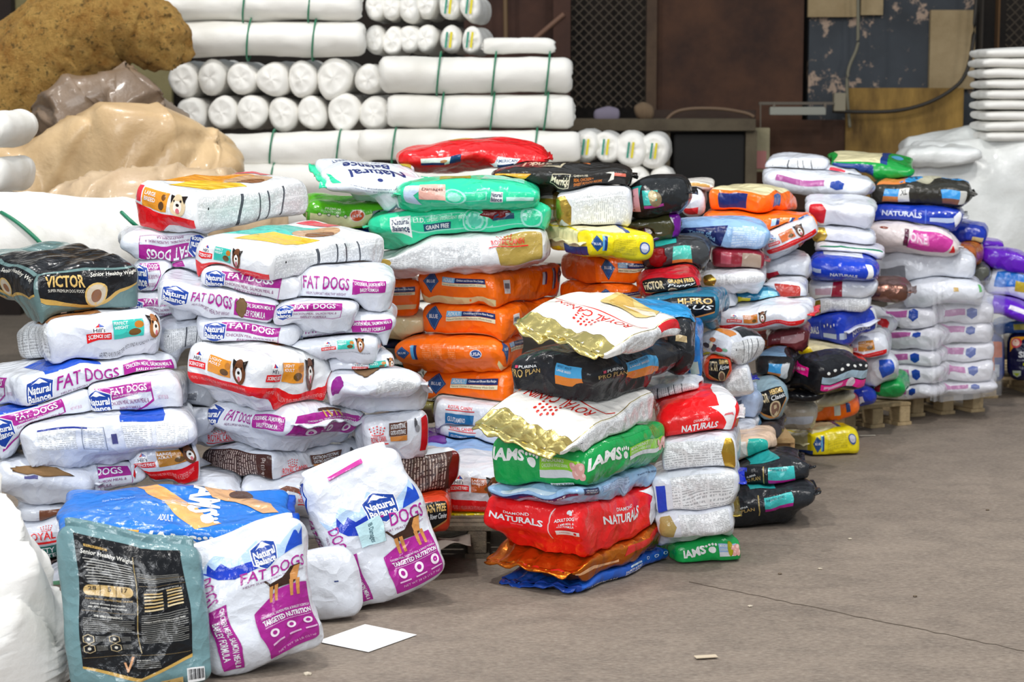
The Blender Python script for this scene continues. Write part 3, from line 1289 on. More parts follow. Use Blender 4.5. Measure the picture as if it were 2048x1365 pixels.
def dia(A, s, *a):
    A.t('DIAMOND', .20, .62, .46, .70, WH, .01)
    A.t('NATURALS', .08, .38, .58, .57, WH, .03)
    A.t('FAMILY OWNED', .28, .30, .40, .335, 'f0b0b0', 0)
    A.p([(.640, .96), (.650, .96), (.632, .5), (.66, .06), (.65, .06), (.62, .5)], 'f0c8c8')
    A.e(.86, .78, .03, .05, WH)
    A.r(.87, .70, .90, .80, WH)
    A.t('ADULT DOG', .68, .58, .93, .66, WH, .03)
    A.t('LAMB MEAL &', .73, .49, .93, .54, WH, .01)
    A.t('RICE FORMULA', .72, .42, .93, .47, WH, .01)
    A.r(.72, .20, .98, .32, 'f4eeee')
    A.t('SUPERFOODS', .76, .25, .88, .28, 'd04040', 0)
    A.e(.93, .26, .016, .04, RD)


def dred(A, s, *a):
    A.p([(.80, 0), (1, 0), (1, 1), (.60, 1), (.72, .72), (.84, .45)], 'eceaec')
    A.t('DIAMOND', .44, .52, .62, .60, 'f4d8d8', .01)
    A.t('NATURALS', .32, .30, .72, .48, WH, .03)
    A.p([(.78, .62), (.90, .66), (.96, .62), (.92, .72), (.80, .68)], 'e07078')


def lab(A, s, c, x0, y0, x1, y1, word='Damages', rot='0', ink='4a2c2c'):
    x0, y0, x1, y1 = map(float, (x0, y0, x1, y1))
    A.r(x0, y0, x1, y1, c)
    w_, h_ = x1 - x0, y1 - y0
    if rot == '0':
        A.t(word, x0 + w_ * .1, y0 + h_ * .5, x1 - w_ * .1, y0 + h_ * .72, ink, .01)
    else:
        A.t(word, x0 + w_ * .42, y0 + h_ * .08, x0 + w_ * .66, y1 - h_ * .15, ink, .01, rot=int(rot))


def diat(A, s, *a):
    A.t('ADULT DOG', .50, .12, .96, .34, WH, .01)
    A.t('LAMB MEAL & RICE FORMULA', .30, .40, .96, .50, WH, .01)
    A.p([(.30, .55), (.42, .55), (.60, .95), (.46, .95)], 'a81018')
    A.p([(.50, .55), (.58, .55), (.80, .95), (.70, .95)], 'a81018')


def dias(A, s, *a):
    A.t('DIAMOND', .38, .64, .56, .72, WH, .01)
    A.t('NATURALS', .24, .34, .66, .58, WH, .03)
    A.p([(.70, 1), (1, 1), (1, 0), (.86, 0), (.78, .3), (.80, .7)], 'f0eff2')
    A.t('ADULT', .84, .66, .95, .76, RD, .01)
    A.t('DOG', .87, .50, .94, .58, RD, 0)


def copper(A, s, *a):
    A.p([(.45, .35), (1, .65), (1, .95), (.5, .75)], 'c42018')
    A.r(.02, .3, .40, .42, 'e8b080')


def tow(A, s, *a):
    A.p([(0, 0), (1, 0), (1, .40), (.6, .34), (.3, .40), (0, .30)], '2a2468')
    A.p([(.55, 0), (1, 0), (1, .38), (.7, .3)], '5a2460')
    A.t('Taste of', .50, .08, .86, .30, 'e8ecf4', .02)
    A.e(.3, .72, .16, .2, 'd8ecf8')
    A.e(.58, .78, .18, .16, 'c8e2f4')


def tows(A, s, *a):
    A.r(.06, .12, .24, .74, '1c2c5c')
    A.t('CFU/LB OF', .08, .48, .22, .58, WH, .01)
    A.t('PROBIOTICS', .08, .30, .22, .40, WH, .01)
    A.r(.28, .1, .62, .7, '~b4cdf0304a80')
    A.t('Taste of the Wild', .70, .45, .96, .58, '1c2c5c', .01)


def navy(A, s, *a):
    A.p([(0, 0), (.50, 0), (.56, .9), (.1, .7)], '1c2a68')
    A.t('Taste of', .14, .38, .40, .58, '8cc0e8', .02)
    A.t('the Wild', .18, .16, .44, .34, '8cc0e8', .02)
    A.r(.60, .12, .95, .8, '~a8c8f0e8f4ff')


def am(A, s, *a):
    A.t('SALMON & SWEET', .44, .40, .66, .54, WH, .02)
    A.t('POTATO RECIPE', .44, .24, .62, .37, WH, .02)
    A.r(.5, .62, .66, .74, 'd8ecfc')
    A.t('AMERICAN', .10, .14, .36, .30, WH, .02)
    for x in (.76, .86, .94):
        A.e(x, .62, .02, .12, 'd8ecfc')
        A.e(x, .62, .013, .08, '1c58b8')


def pp(A, s, c1='4aa8e0', c2='e0822c', x=.45, tx=.04, *a):
    x, tx = float(x), float(tx)
    A.r(x, .40, x + .30, .84, c1)
    A.r(x, .20, x + .30, .40, c2)
    A.t('ADULT / ADULTE', x + .02, .70, x + .18, .78, '1c3c68', .01)
    A.t('LARGE BREED', x + .02, .56, x + .18, .64, WH, .01)
    A.r(tx + .05, .55, tx + .08, .66, 'e04868')
    A.t('PURINA', tx + .09, .55, tx + .28, .66, WH, .02)
    A.t('PRO PLAN', tx, .34, tx + .32, .50, 'c9a866', .01)


def ppx(A, s, *a):
    A.r(.14, .2, .30, .72, '3a9ae0')
    A.r(.14, .2, .30, .42, 'c87a3a')
    A.r(.30, .2, .42, .72, 'dcdcd6')
    A.t('XL', .32, .45, .40, .65, '3a3a38', .02)
    A.r(.74, .2, .90, .74, '3a9ae0')
    A.r(.74, .2, .90, .38, '7a5040')
    A.r(.90, .2, .97, .74, 'c4c4be')


def ppt(A, s, *a):
    A.p([(.05, .1), (.3, .75), (.9, .85), (.98, .6), (.5, .4), (.4, .02)], '3a9ae0')
    A.p([(.02, .02), (.25, .62), (.30, .45), (.35, .0)], 'd8803a')
    A.p([(.42, .2), (.62, .9), (.70, .5), (.55, .15)], 'b8b49c')


def nbteal(A, s, *a):
    A.r(.18, .28, .86, .74, '9be8d2')
    A.r(.19, .31, .85, .71, '30d8a2')
    A.r(.12, .14, .235, .80, 'f2f6f4')
    A.t('Natural', .13, .48, .225, .70, '1c2c5c', .02)
    A.t('Balance', .13, .22, .225, .44, '1c2c5c', .02)
    A.t('L.I.D.', .25, .52, .31, .68, 'eafcf6', .02)
    A.t('LIMITED INGREDIENT DIETS', .32, .54, .52, .63, 'eafcf6', 0)
    A.r(.30, .32, .44, .48, '1c4c6c')
    A.t('GRAIN FREE', .31, .35, .43, .45, WH, .02)
    A.e(.57, .5, .36 / s, .36, 'a0ecd8')
    A.e(.57, .5, .31 / s, .31, '30d8a2')
    A.e(.57, .5, .25 / s, .25, 'a0ecd8')
    A.e(.57, .5, .19 / s, .19, '5cd8b8')
    A.r(.66, .44, .80, .60, '1c4c6c')
    A.e(.90, .5, .34 / s, .34, 'a0ecd8')
    A.e(.90, .5, .27 / s, .27, '30d8a2')


def nbteal2(A, s, *a):
    A.r(.28, .28, .62, .68, '8fe4cc')
    A.r(.29, .31, .61, .65, '30d8a2')
    A.e(.40, .46, .34 / s, .34, 'a0ecd8')
    A.e(.40, .46, .28 / s, .28, '30d8a2')
    A.e(.40, .46, .20 / s, .20, '8fe4cc')
    A.r(.66, .20, .76, .66, 'f2f6f4')
    A.t('Natural', .665, .44, .755, .62, '1c2c5c', .02)
    A.t('Balance', .665, .24, .755, .42, '1c2c5c', .02)
    A.r(.78, .26, .95, .44, 'c4f4e6')
    A.p([(0, 0), (.16, 0), (.10, .45), (.2, .9), (0, 1)], 'c8dcf4')


def nbtop(A, s, *a):
    A.t('Natural', .24, .20, .76, .42, '1c2c74', .02, rot=180)
    A.t('Balance', .20, .46, .66, .66, '1c2c74', .02, rot=180)
    A.t('LIMITED INGREDIENT', .12, .74, .80, .81, '3a4a7c', 0, rot=180)
    A.e(.5, .12, .03, .03, '1c2c74')
    A.p([(0, 0), (.10, 0), (.04, .35), (0, .4)], '30d8a2')
    A.p([(1, 0), (.92, 0), (.95, .3), (1, .36)], '30d8a2')
    A.p([(.9, .8), (1, .7), (1, 1), (.85, 1)], 'a8b040')


def nbtopside(A, s, *a):
    A.t('LIMITED INGREDIENT DIETS', .2, .72, .7, .82, '1c2c5c', .01)
    A.t('NATURAL BALANCE PET FOODS', .25, .45, .75, .53, '4a5a8c', 0)


def green(A, s, *a):
    A.r(0, 0, 1, .52, 'e8e8b0')
    A.t('PREMIUM', .16, .74, .36, .84, 'e8f8d0', .01)
    A.t('DOG FOOD', .16, .60, .36, .70, 'e8f8d0', .01)
    A.e(.56, .52, .26 / s, .26, 'f4e4d8')
    A.e(.56, .52, .22 / s, .22, 'e2501c')
    A.t('16.5 lb', .56 - .15 / s, .46, .56 + .15 / s, .58, WH, .02)
    A.r(.72, .14, .96, .66, '7c8a8c')
    for i in range(4):
        A.e(.12 + i * .1, .52, .07 / s, .07, '3a4a20')
        A.e(.12 + i * .1, .52, .05 / s, .05, 'f0f4e0')


def redab(A, s, *a):
    A.r(.14, .16, .42, .56, 'e8ece4')
    A.r(.14, .16, .34, .30, '1c3a6c')
    A.r(.38, .16, .46, .58, '1c3a6c')
    A.e(.33, .36, .03, .08, 'c8885a')
    A.p([(.66, .05), (.82, .05), (.86, .42), (.72, .48)], 'e8ecf0')
    A.t('AMERICAN', .70, .30, .84, .40, '1c3a6c', .01)
    A.r(.71, .08, .82, .22, '1c3a6c')


def redabt(A, s, *a):
    A.e(.45, .5, .12, .2, 'd8a030')
    A.e(.52, .55, .08, .12, '5a9a30')
    A.e(.55, .75, .14, .12, '7a2a1c')


def mer(A, s, *a):
    A.p([(0, 0), (.20, 0), (.28, .62), (0, .75)], 'f0a01c')
    A.p([(.42, .16), (.56, .16), (.58, .72), (.44, .66)], 'd8ccb0')
    A.p([(.425, .19), (.555, .19), (.572, .68), (.443, .62)], '2c2a28')
    A.t('Merrick', .43, .28, .565, .52, 'e8dcc0', .03, .3)
    A.t('CHEWY PIE', .60, .58, .70, .72, 'd8ccb0', .01)
    A.t('REAL CHICKEN +', .60, .38, .74, .50, 'e08030', .02)
    A.t('SWEET POTATO RECIPE', .60, .22, .80, .34, 'e08030', .02)
    A.r(.88, .44, .96, .58, 'd8705c')
    A.p([(.84, .2), (.86, .5), (.82, .62), (.88, .62), (.88, .3)], 'e8e4d8')


def mert(A, s, *a):
    A.p([(.18, .2), (.50, .12), (.54, .55), (.22, .66)], 'c8bca0')
    A.p([(.20, .24), (.485, .17), (.52, .51), (.235, .61)], '2c2a28')
    A.t('Merrick', .24, .28, .48, .50, 'd8ccb0', .04, .3, rot=180)
    A.e(.62, .55, .12, .22, 'd87a3c')


def pt(A, s, *a):
    """black sack with teal field and magenta stripe"""
    A.p([(0, .3), (.2, .3), (.3, 1), (0, 1)], '2ca8a0')
    A.r(.30, .34, .55, .78, '38b8b0')
    A.r(.30, .22, .62, .32, 'a83890')
    A.e(.5, .5, .10, .26, '8a7a5c')
    A.e(.46, .62, .07, .16, 'c0b088')


def pteal(A, s, c2='b01c8c', *a):
    A.r(.42, .34, .76, .82, '3cbcbc')
    A.r(.42, .18, .76, .34, c2)
    A.r(.36, .06, .372, .96, 'b8a060')
    A.t('SHREDDED BLEND', .44, .66, .66, .74, '1c4c58', .01)
    A.t('PURINA', .12, .52, .26, .60, WH, .01)
    A.t('PRO PLAN', .06, .34, .32, .48, 'c9a866', .01)


def ppk(A, s, *a):
    A.p([(.12, .62), (.62, .40), (.62, .74), (.12, .96)], 'ec1c8c')
    A.t('Bully Max', .22, .60, .52, .76, 'f8d0e4', .03)
    A.r(.1, .1, .4, .3, '2c2c30')


def ppk2(A, s, *a):
    A.r(.05, .14, .95, .38, 'e8188c')
    A.r(.10, .20, .40, .32, 'f4b8dc')
    A.e(.55, .26, .08, .16, 'd8c8d4')
    A.r(.05, .42, .95, .66, '9cb4c4')
    for i in range(7):
        A.e(.15 + .12 * i, .8 + .06 * (i % 2), .03, .05, 'e4e4e0')


def blk(A, s, *a):
    A.r(.30, .2, .62, .8, '3a9ad8')
    A.r(.30, .2, .62, .42, 'd0803c')
    A.r(.62, .2, .9, .8, 'c8ccd0')


def one(A, s, c='c0c4cc', x0=.2, y0=.2, x1=.8, y1=.7, *a):
    A.r(float(x0), float(y0), float(x1), float(y1), c)


def yel(A, s, *a):
    diamond(A, s, .12, .52, .30)
    A.r(.20, .26, .27, .82, '6ab4e0')
    A.r(.23, .26, .27, .82, '1c3f88')
    A.r(.36, .25, .74, .8, '~f2dc1cb8a81c')
    A.e(.85, .5, .16 / s, .20, '3a5aa0')
    A.e(.85, .5, .12 / s, .15, 'd8d8e8')


def carton(A, s, *a):
    A.p([(.0, 1), (.55, 1), (0, .62)], 'f0a020')
    A.e(.22, .84, .17, .12, 'd84048')
    A.e(.22, .84, .11, .08, 'f0c8b0')
    A.t('SLIDE', .30, .50, .95, .64, 'f4f4f8', .04)
    A.t('CLUMPING LITTER', .26, .42, .9, .46, 'c8ccd8', .01)
    A.r(.42, .32, .8, .38, 'c8d02c')
    A.p([(.12, .20), (.36, .20), (.36, .08), (.24, .0), (.12, .08)], 'b8c4b0')
    A.p([(.15, .14), (.33, .14), (.24, .03)], 'a8b82c')
    A.r(.5, .02, 1, .12, '6a4c9c')


def carton2(A, s, *a):
    A.r(.05, .55, .95, .92, OR)
    A.r(.2, .08, .7, .38, 'd8e0ec')
    A.r(.1, .2, .4, .55, OR)


def towel(A, s, *a):
    A.e(.3, .7, .25, .25, 'f0f2f4')
    A.e(.6, .6, .2, .2, 'e8ecf0')


def collage(A, s, *a):
    rng = random.Random(7)
    cs = ['5aa0c8', 'c8d048', 'd87a48', 'e8e8f0', '484048', 'c03038', '8ac0a0', 'f0e8d0']
    for i in range(22):
        x, y = rng.random() * .85 + .05, rng.random() * .75 + .1
        A.e(x, y, .05 + .07 * rng.random(), .06 + .1 * rng.random(), rng.choice(cs), 7)


def pinky(A, s, *a):
    A.p([(.40, .02), (.80, .0), (.98, .95), (.48, .98)], 'c8389a')
    A.r(.46, .35, .66, .75, 'e888c0')
    A.t('ONE', .44, .4, .64, .8, 'f8e0f0', .04)
    A.r(.36, .1, .42, .95, '5a1c3c')
    A.p([(.86, .1), (.97, .1), (.93, .6)], 'e01c24')
    A.e(.12, .86, .05, .08, '8a3c28')


def fdmini(A, s, *a):
    A.r(.12, .45, .55, .80, 'b05c9c')
    badge(A, s, .66, .58, .30, False)


def natu(A, s, *a):
    A.t('NATURALS', .10, .40, .52, .66, 'dce4f8', .03)
    A.r(.56, .1, .575, .9, '4a6cd0')
    A.r(.62, .3, .92, .46, 'b8c8e8')
    for i in range(4):
        A.e(.66 + .07 * i, .68 + .05 * (i % 2), .012, .05, 'f4f6fc')


def natus(A, s, *a):
    A.t('NATURALS', .30, .16, .72, .34, 'dce4f8', .03)
    A.r(.0, .3, .16, .48, 'b8c8e8')
    A.p([(.86, 0), (1, 0), (1, 1), (.84, 1), (.88, .5)], 'eef0f6')


def two(A, s, c='ffffff', x='.5', *a):
    x = float(x)
    A.p([(0, 0), (x, 0), (x + .06, .5), (x - .02, 1), (0, 1)], c)


def ends(A, s, c='ffffff', x='.8', *a):
    x = float(x)
    A.p([(x, 0), (1, 0), (1, 1), (x + .04, 1), (x - .04, .5)], c)


ARTS = {k: v for k, v in globals().items() if callable(v) and getattr(v, '__code__', None) is not None and v.__code__.co_varnames[:2] == ('A', 's')}


def make_art(spec, w, hgt):
    """spec: 'name|arg|arg + name ...' with optional leading '-' to turn the panel upside down"""
    A = Art()
    for part in spec.split('+'):
        part = part.strip()
        A.flip = part.startswith('-')
        part = part.lstrip('-')
        b = part.split('|')
        ARTS[b[0]](A, w / hgt, *b[1:])
    return A
# ------------------------------------------------------------------ placing bags
SEED = [100]
BAGS = []


def solve(C, d, x):
    q = C - np.array([0, 0, H])
    z0, zd = q @ CF, d @ CF
    return ((x - 1024) * z0 - F * q[0]) / (F * d[0] - (x - 1024) * zd)


QUEUE = []


def finish(label, group, base, W, D, T, M, art, shape, pinch, wr, fat, q, seal, patch, bend=0.0, name='pet_food_bag', cat='bag', slope=0.0):
    SEED[0] += 1
    QUEUE.append((SEED[0], label, group, base, float(W), float(D), float(T), M, art, shape, pinch, wr, fat, q, seal, patch, bend, name, cat, slope))


def build_queue():
    """lowest sacks first, so that each one settles on those already lying there"""
    dg = bpy.context.evaluated_depsgraph_get()
    for o in list(COL.objects):
        if o.parent is not None and o.parent.get('category') == 'pallet' and o.name.startswith('deck_board') or o.get('category') in ('roll', 'bundle', 'bale', 'crate'):
            if o.type != 'MESH':
                continue
            mw_ = (o.parent.matrix_basis if o.parent else Matrix.Identity(4)) @ o.matrix_basis
            v = [mw_ @ x.co for x in o.data.vertices]
            a_ = np.array(v)
            OBST.append((a_.min(0), a_.max(0), BVHTree.FromPolygons(v, [tuple(p_.vertices) for p_ in o.data.polygons])))
    made = {}
    for rec in sorted(QUEUE, key=lambda r_: r_[7].translation.z - (.5 if abs(r_[7][2][2]) < .6 else 0)):
        made[rec[0]] = make_bag(*rec)


def make_bag(seed, label, group, base, W, D, T, M, art, shape, pinch, wr, fat, q, seal, patch, bend, name, cat, slope):
    if isinstance(base, str):
        base = {'*': base}
    dims = {'F': (W, T), 'K': (W, T), 'L': (D, T), 'R': (D, T), 'T': (W, D), 'B': (W, D)}
    arts = {k: make_art(v, *dims[k]) for k, v in art.items()}
    me, info = bag_mesh(name, W, D, T, base, arts, seed, q, shape, pinch, wr, fat, bend, M, slope)
    o = link(name, me)
    o.matrix_world = M
    tag(o, label, cat, group)
    rng = np.random.default_rng(seed)
    if seal:
        for ch, col in seal:
            g = info['grids'][ch]
            j = g.shape[1] // 2
            pts = (g[:, 0] + g[:, -1] + g[:, j] * 2) / 4
            nv = {'R': (1, 0, -.15), 'L': (-1, 0, -.15), 'F': (0, -1, -.2), 'K': (0, 1, 0)}[ch]
            nv = np.array(nv) / np.linalg.norm(nv)
            pts = pts[1:-1] + nv * -.008
            sm = strip_mesh('sealed_end', pts, nv, .045, .005, rng)
            sm.materials.append(MAT(col))
            link('sealed_end', sm, o)
    for k, pz in enumerate(patch or ()):
        nm, fc, u0, v0, u1, v1, col, jag = pz[:8]
        pm = patch_mesh(nm, info, fc, u0, v0, u1, v1, jag, seed + k, .004)
        pm.materials.append(MAT(col))
        po = link(nm, pm, o)
        if len(pz) > 8:
            po['label'] = pz[8]
    return o


def mat4(ex, ey, ez, O):
    return Matrix(((ex[0], ey[0], ez[0], O[0]), (ex[1], ey[1], ez[1], O[1]), (ex[2], ey[2], ez[2], O[2]), (0, 0, 0, 1)))


def B(label, base, xl, yl, xc, yc, xr, yr, hp, Y, a=30, D=None, W=None, tilt=None, shape='block', pinch='', wr=1.0, fat=0.0, seal=None, patch=None, q=None, g=None, mx=8, bend=0.0, dy=2, **art):
    C = P(xc, yc + dy, Y)
    s = F / Y
    phi = math.atan((xc - 1024) / F)
    aw = math.radians(a) + phi
    ex = np.array([math.cos(aw), -math.sin(aw), 0])
    ey = np.array([math.sin(aw), math.cos(aw), 0])
    if a > 0:
        W = W or -solve(C, ex, xl) * 1.0
        D = D or min(.72, max(.34, solve(C, ey, xr)))
        e1, y1, l1 = C - ex * W, yl, -W
        e2, y2, l2 = C + ey * D, yr, D
    else:
        W = W or solve(C, ex, xr)
        D = D or min(.72, max(.34, solve(C, ey, xl)))
        e1, y1, l1 = C + ex * W, yr, W
        e2, y2, l2 = C + ey * D, yl, D
    lim = math.radians(mx)
    roll = max(-lim, min(lim, math.atan((proj(e1)[1] - y1 - dy) / s / l1)))
    pit = max(-lim, min(lim, math.atan((proj(e2)[1] - y2 - dy) / s / l2))) if tilt is None else math.radians(tilt)
    z = np.array([0, 0, 1.0])
    ex2 = ex * math.cos(roll) + z * math.sin(roll)
    ey2 = ey * math.cos(pit) + z * math.sin(pit)
    ez2 = np.cross(ex2, ey2)
    ez2 /= np.linalg.norm(ez2)
    ey2 = np.cross(ez2, ex2)
    O = C + (ex2 * (-W / 2 if a > 0 else W / 2)) + ey2 * D / 2
    T = hp / s * 1.03
    return finish(label, g, base, W, D, T, mat4(ex2, ey2, ez2, O), art, shape, pinch, wr, fat, q or (1.0 if Y < 8 else .8 if Y < 9.2 else .6), seal, patch, bend)


def S(label, base, xl, yl, xr, yr, hp, Y, a=0, D=.42, tilt=0, shape='pillow', name='pet_food_bag', cat='bag', pinch='', wr=1.0, fat=0.0, seal=None, patch=None, q=None, g=None, mx=14, bend=0.0, dy=2, **art):
    xm = (xl + xr) / 2
    C = P(xm, (yl + yr) / 2 + dy, Y)
    s = F / Y
    aw = math.radians(a) + math.atan((xm - 1024) / F)
    ex = np.array([math.cos(aw), -math.sin(aw), 0])
    ey = np.array([math.sin(aw), math.cos(aw), 0])
    W = solve(C, ex, xr) - solve(C, ex, xl)
    lim = math.radians(mx)
    roll = max(-lim, min(lim, math.atan((yl - yr - (proj(C - ex * W / 2)[1] - proj(C + ex * W / 2)[1])) / s / W)))
    pit = math.radians(tilt)
    z = np.array([0, 0, 1.0])
    ex2 = ex * math.cos(roll) + z * math.sin(roll)
    ey2 = ey * math.cos(pit) + z * math.sin(pit)
    ez2 = np.cross(ex2, ey2)
    ez2 /= np.linalg.norm(ez2)
    ey2 = np.cross(ez2, ex2)
    O = C + ey2 * D / 2
    return finish(label, g, base, W, D, hp / s * 1.03, mat4(ex2, ey2, ez2, O), art, shape, pinch, wr, fat, q or (1.0 if Y < 8 else .8 if Y < 9.2 else .6), seal, patch, bend, name, cat)


def UP(label, base, bx, by, W, LN, TH, lean, roll, yaw, z=0.0, shape='pillow', pinch='', wr=1.0, fat=0.1, seal=None, patch=None, q=1.0, g=None, slope=0.0, **art):
    """a sack standing on its lower end, front panel (T) to the camera"""
    C = PZ(bx, by, z)
    aw = math.radians(yaw) + math.atan((bx - 1024) / F)
    rt = np.array([math.cos(aw), -math.sin(aw), 0])
    bk = np.array([math.sin(aw), math.cos(aw), 0])
    zz = np.array([0, 0, 1.0])
    up = zz * math.cos(math.radians(lean)) + bk * math.sin(math.radians(lean))
    rl = math.radians(roll)
    up2 = up * math.cos(rl) - rt * math.sin(rl)
    rt2 = rt * math.cos(rl) + up * math.sin(rl)
    nz = np.cross(rt2, up2)
    O = C + up2 * LN / 2 + bk * TH * .5 - nz * TH / 2 + zz * (abs(math.sin(rl)) * W / 2 * .75)
    return finish(label, g, base, W, LN, TH, mat4(rt2, up2, nz, O), art, shape, pinch, wr, fat, q, seal, patch, slope=slope)
# ------------------------------------------------------------------ setting
def floor_mat():
    n = N('dusty_concrete')
    co = n.co('Object')
    big = n.ramp(n.noise(.55, 4, .6, co), [(.30, '6f6258'), (.70, '8c7f72')])
    st = n.ramp(n.noise(4.2, 7, .7, n.co('Object', (1, 1.4, 1)), dist=.5), [(.34, '50463e'), (.58, '8c7e70')])
    c = n.mix(.5, big, st)
    grit = n.ramp(n.noise(42, 3, .7, n.co('Object', (1, 1.8, 1))), [(.32, '5c5248'), (.5, '8c7f72'), (.72, 'b8ae9e')])
    c = n.mix(.35, c, grit)
    spots = n.ramp(n.noise(9, 2, .5, co), [(.70, 0.0), (.76, 1.0)])
    c = n.mix(n.math('MULTIPLY', spots, .35), c, '54493f')
    n.l(c, n.b.inputs['Base Color'])
    n.b.inputs['Roughness'].default_value = .72
    n.bump(n.noise(26, 6, .7, co), .35, .01)
    return n.m


def wall_mat(name, a, b, sc=2.0, st=(1, 1, 1), rough=.85):
    n = N(name)
    co = n.co('Object', st)
    c = n.ramp(n.noise(sc, 6, .65, co), [(.32, a), (.68, b)])
    n.l(c, n.b.inputs['Base Color'])
    n.b.inputs['Roughness'].default_value = rough
    n.bump(n.noise(sc * 6, 5, .6, co), .4, .02)
    return n.m


m = MB()
m.box((0, 9, -.05), (26, 30, .1))
tag(m.build('floor', floor_mat()), kind='structure')
# shrinkage joint running across the concrete
j0, j1 = PZ(1380, 1165), PZ(2120, 1318)
mj = MB()
rng_ = random.Random(3)
pts = []
for i in range(40):
    t = i / 39
    pts.append((j0[0] + (j1[0] - j0[0]) * t + rng_.uniform(-.006, .006), j0[1] + (j1[1] - j0[1]) * t + rng_.uniform(-.008, .008), .0))
vs = []
for i, p in enumerate(pts):
    w_ = .0035 + .0025 * rng_.random()
    vs.append((mj.bm.verts.new((p[0], p[1] - w_, .0012)), mj.bm.verts.new((p[0], p[1] + w_, .0012))))
for i in range(39):
    mj.bm.faces.new((vs[i][0], vs[i + 1][0], vs[i + 1][1], vs[i][1]))
tag(mj.build('trim_1', plain('joint_dirt', '5c5044', .9)), kind='structure')

YW = 17.0


def wbox(name, x0, y0, x1, y1, Y, th, mat, kind='structure', parent=None, bevel=0.0):
    a, b = P(x0, y1, Y), P(x1, y0, Y)
    mb = MB()
    mb.box(((a[0] + b[0]) / 2, Y + th / 2, (a[2] + b[2]) / 2), (b[0] - a[0], th, b[2] - a[2]), bevel=bevel)
    o = mb.build(name, mat, parent)
    if kind:
        o['kind'] = kind
    return o


rust = wall_mat('rusty_brown_sheet', '2a1812', '4a2e22', 1.4)
dark = wall_mat('dark_brown_wall', '14100c', '2a2018', 1.2)  # mottled dark brown tone of the back wall
olive = wall_mat('old_plaster', '8a8058', '6a6244', 1.5)
beige = wall_mat('beige_block', 'a08c6a', '8a7654', 2.5)
blue = N('peeling_blue_paint')
_c = blue.co('Object')
pk = blue.ramp(blue.noise(5.0, 7, .72, _c), [(.555, 0.0), (.60, 1.0)])
blue.l(blue.mix(pk, blue.ramp(blue.noise(1.3, 4, .6, _c), [(.3, '2a2d31'), (.7, '3e4349')]), 'a08a78'), blue.b.inputs['Base Color'])
blue.b.inputs['Roughness'].default_value = .8
blue = blue.m
ply = wall_mat('weathered_plywood', 'a88440', '4c3614', 3.0, (1, 1, .3))
wood_d = wall_mat('old_timber', '6a4a28', '3c2a18', 3, (3, 3, .4))

mw = MB()
mw.box((0, YW + .85, 3.5), (26, .2, 7))
tag(mw.build('wall_back', dark), kind='structure')
wbox('wall_panel_olive', -200, -200, 335, 900, YW - .2, .1, olive)
wbox('trim_2', -30, -200, 15, 700, YW - .4, .15, wall_mat('dark_post', '1a120e', '2c1e18'))
wbox('wall_panel_rust', 930, -200, 1140, 700, YW - .1, .1, rust)
wbox('trim_3', 1105, -200, 1142, 700, YW - .3, .12, rust)
wbox('door_1', 1310, -200, 1612, 240, YW - .2, .08, wall_mat('brown_steel_door', '24120c', '563622', 1.1))
wbox('trim_4', 1292, -200, 1316, 240, YW - .3, .12, wall_mat('brown_post', '3a2a20', '54402e'))
wbox('wall_panel_blue', 1612, -200, 1960, 420, YW - .15, .1, blue)
for k, (a_, b_, c_, d_) in enumerate(((1616, -60, 1716, 34), (1722, -60, 1768, 30), (1858, 20, 1952, 178))):
    wbox('wall_block_beige', a_, b_, c_, d_, YW - .22, .06, beige)
wbox('trim_5', 1950, -200, 1974, 500, YW - .3, .14, wall_mat('steel_column', '3c342c', '2c2620'))
wbox('trim_6', 1986, -200, 2004, 500, YW - .32, .12, wood_d)
wbox('wall_panel_low', 1500, 240, 1700, 420, YW - .4, .15, wall_mat('brown_panel', '4a2c18', '2e1c12', 1.2))
pl_ = wbox('plywood_sheet', 1688, 176, 1928, 420, YW - .45, .04, ply, kind=None)
tag(pl_, 'weathered yellowish plywood sheet leaning on the back wall under the blue paint', 'board')

# wire mesh screens
wire = plain('rusty_wire', '4a4034', .7, .4)


def mesh_screen(x0, y0, x1, y1, Y, step, label, dy_=0):
    a, b = P(x0, y1, Y), P(x1, y0, Y)
    mb = MB()
    w_, h_ = b[0] - a[0], b[2] - a[2]
    r = .006
    k = -h_
    while k < w_:
        for sgn in (0, 1):
            p0, p1 = [k, 0.0], [k + h_, h_]
            if p0[0] < 0:
                p0 = [0, -k]
            if p1[0] > w_:
                p1 = [w_, w_ - k]
            if p1[0] <= p0[0]:
                continue
            X0, X1 = (p0[0], p1[0]) if sgn == 0 else (w_ - p0[0], w_ - p1[0])
            c = Vector((a[0] + (X0 + X1) / 2, Y + sgn * .008, a[2] + (p0[1] + p1[1]) / 2))
            L = math.hypot(X1 - X0, p1[1] - p0[1])
            ang = math.atan2(p1[1] - p0[1], X1 - X0)
            mb.box(c, (L, .005, .009), Matrix.Rotation(-ang, 3, 'Y'))
        k += step
    o = mb.build('wire_mesh_screen', wire)
    return tag(o, label, 'mesh screen')


mesh_screen(1142, -60, 1294, 215, YW - .2, .085, 'rusty diamond wire mesh screen left of the brown steel door')
mesh_screen(2004, -60, 2110, 330, YW - .2, .085, 'dark diamond wire mesh screen at the upper right picture edge')

# diagonal brace pipe, conduit and cables
iron = plain('grey_iron', '6a6054', .6, .3)


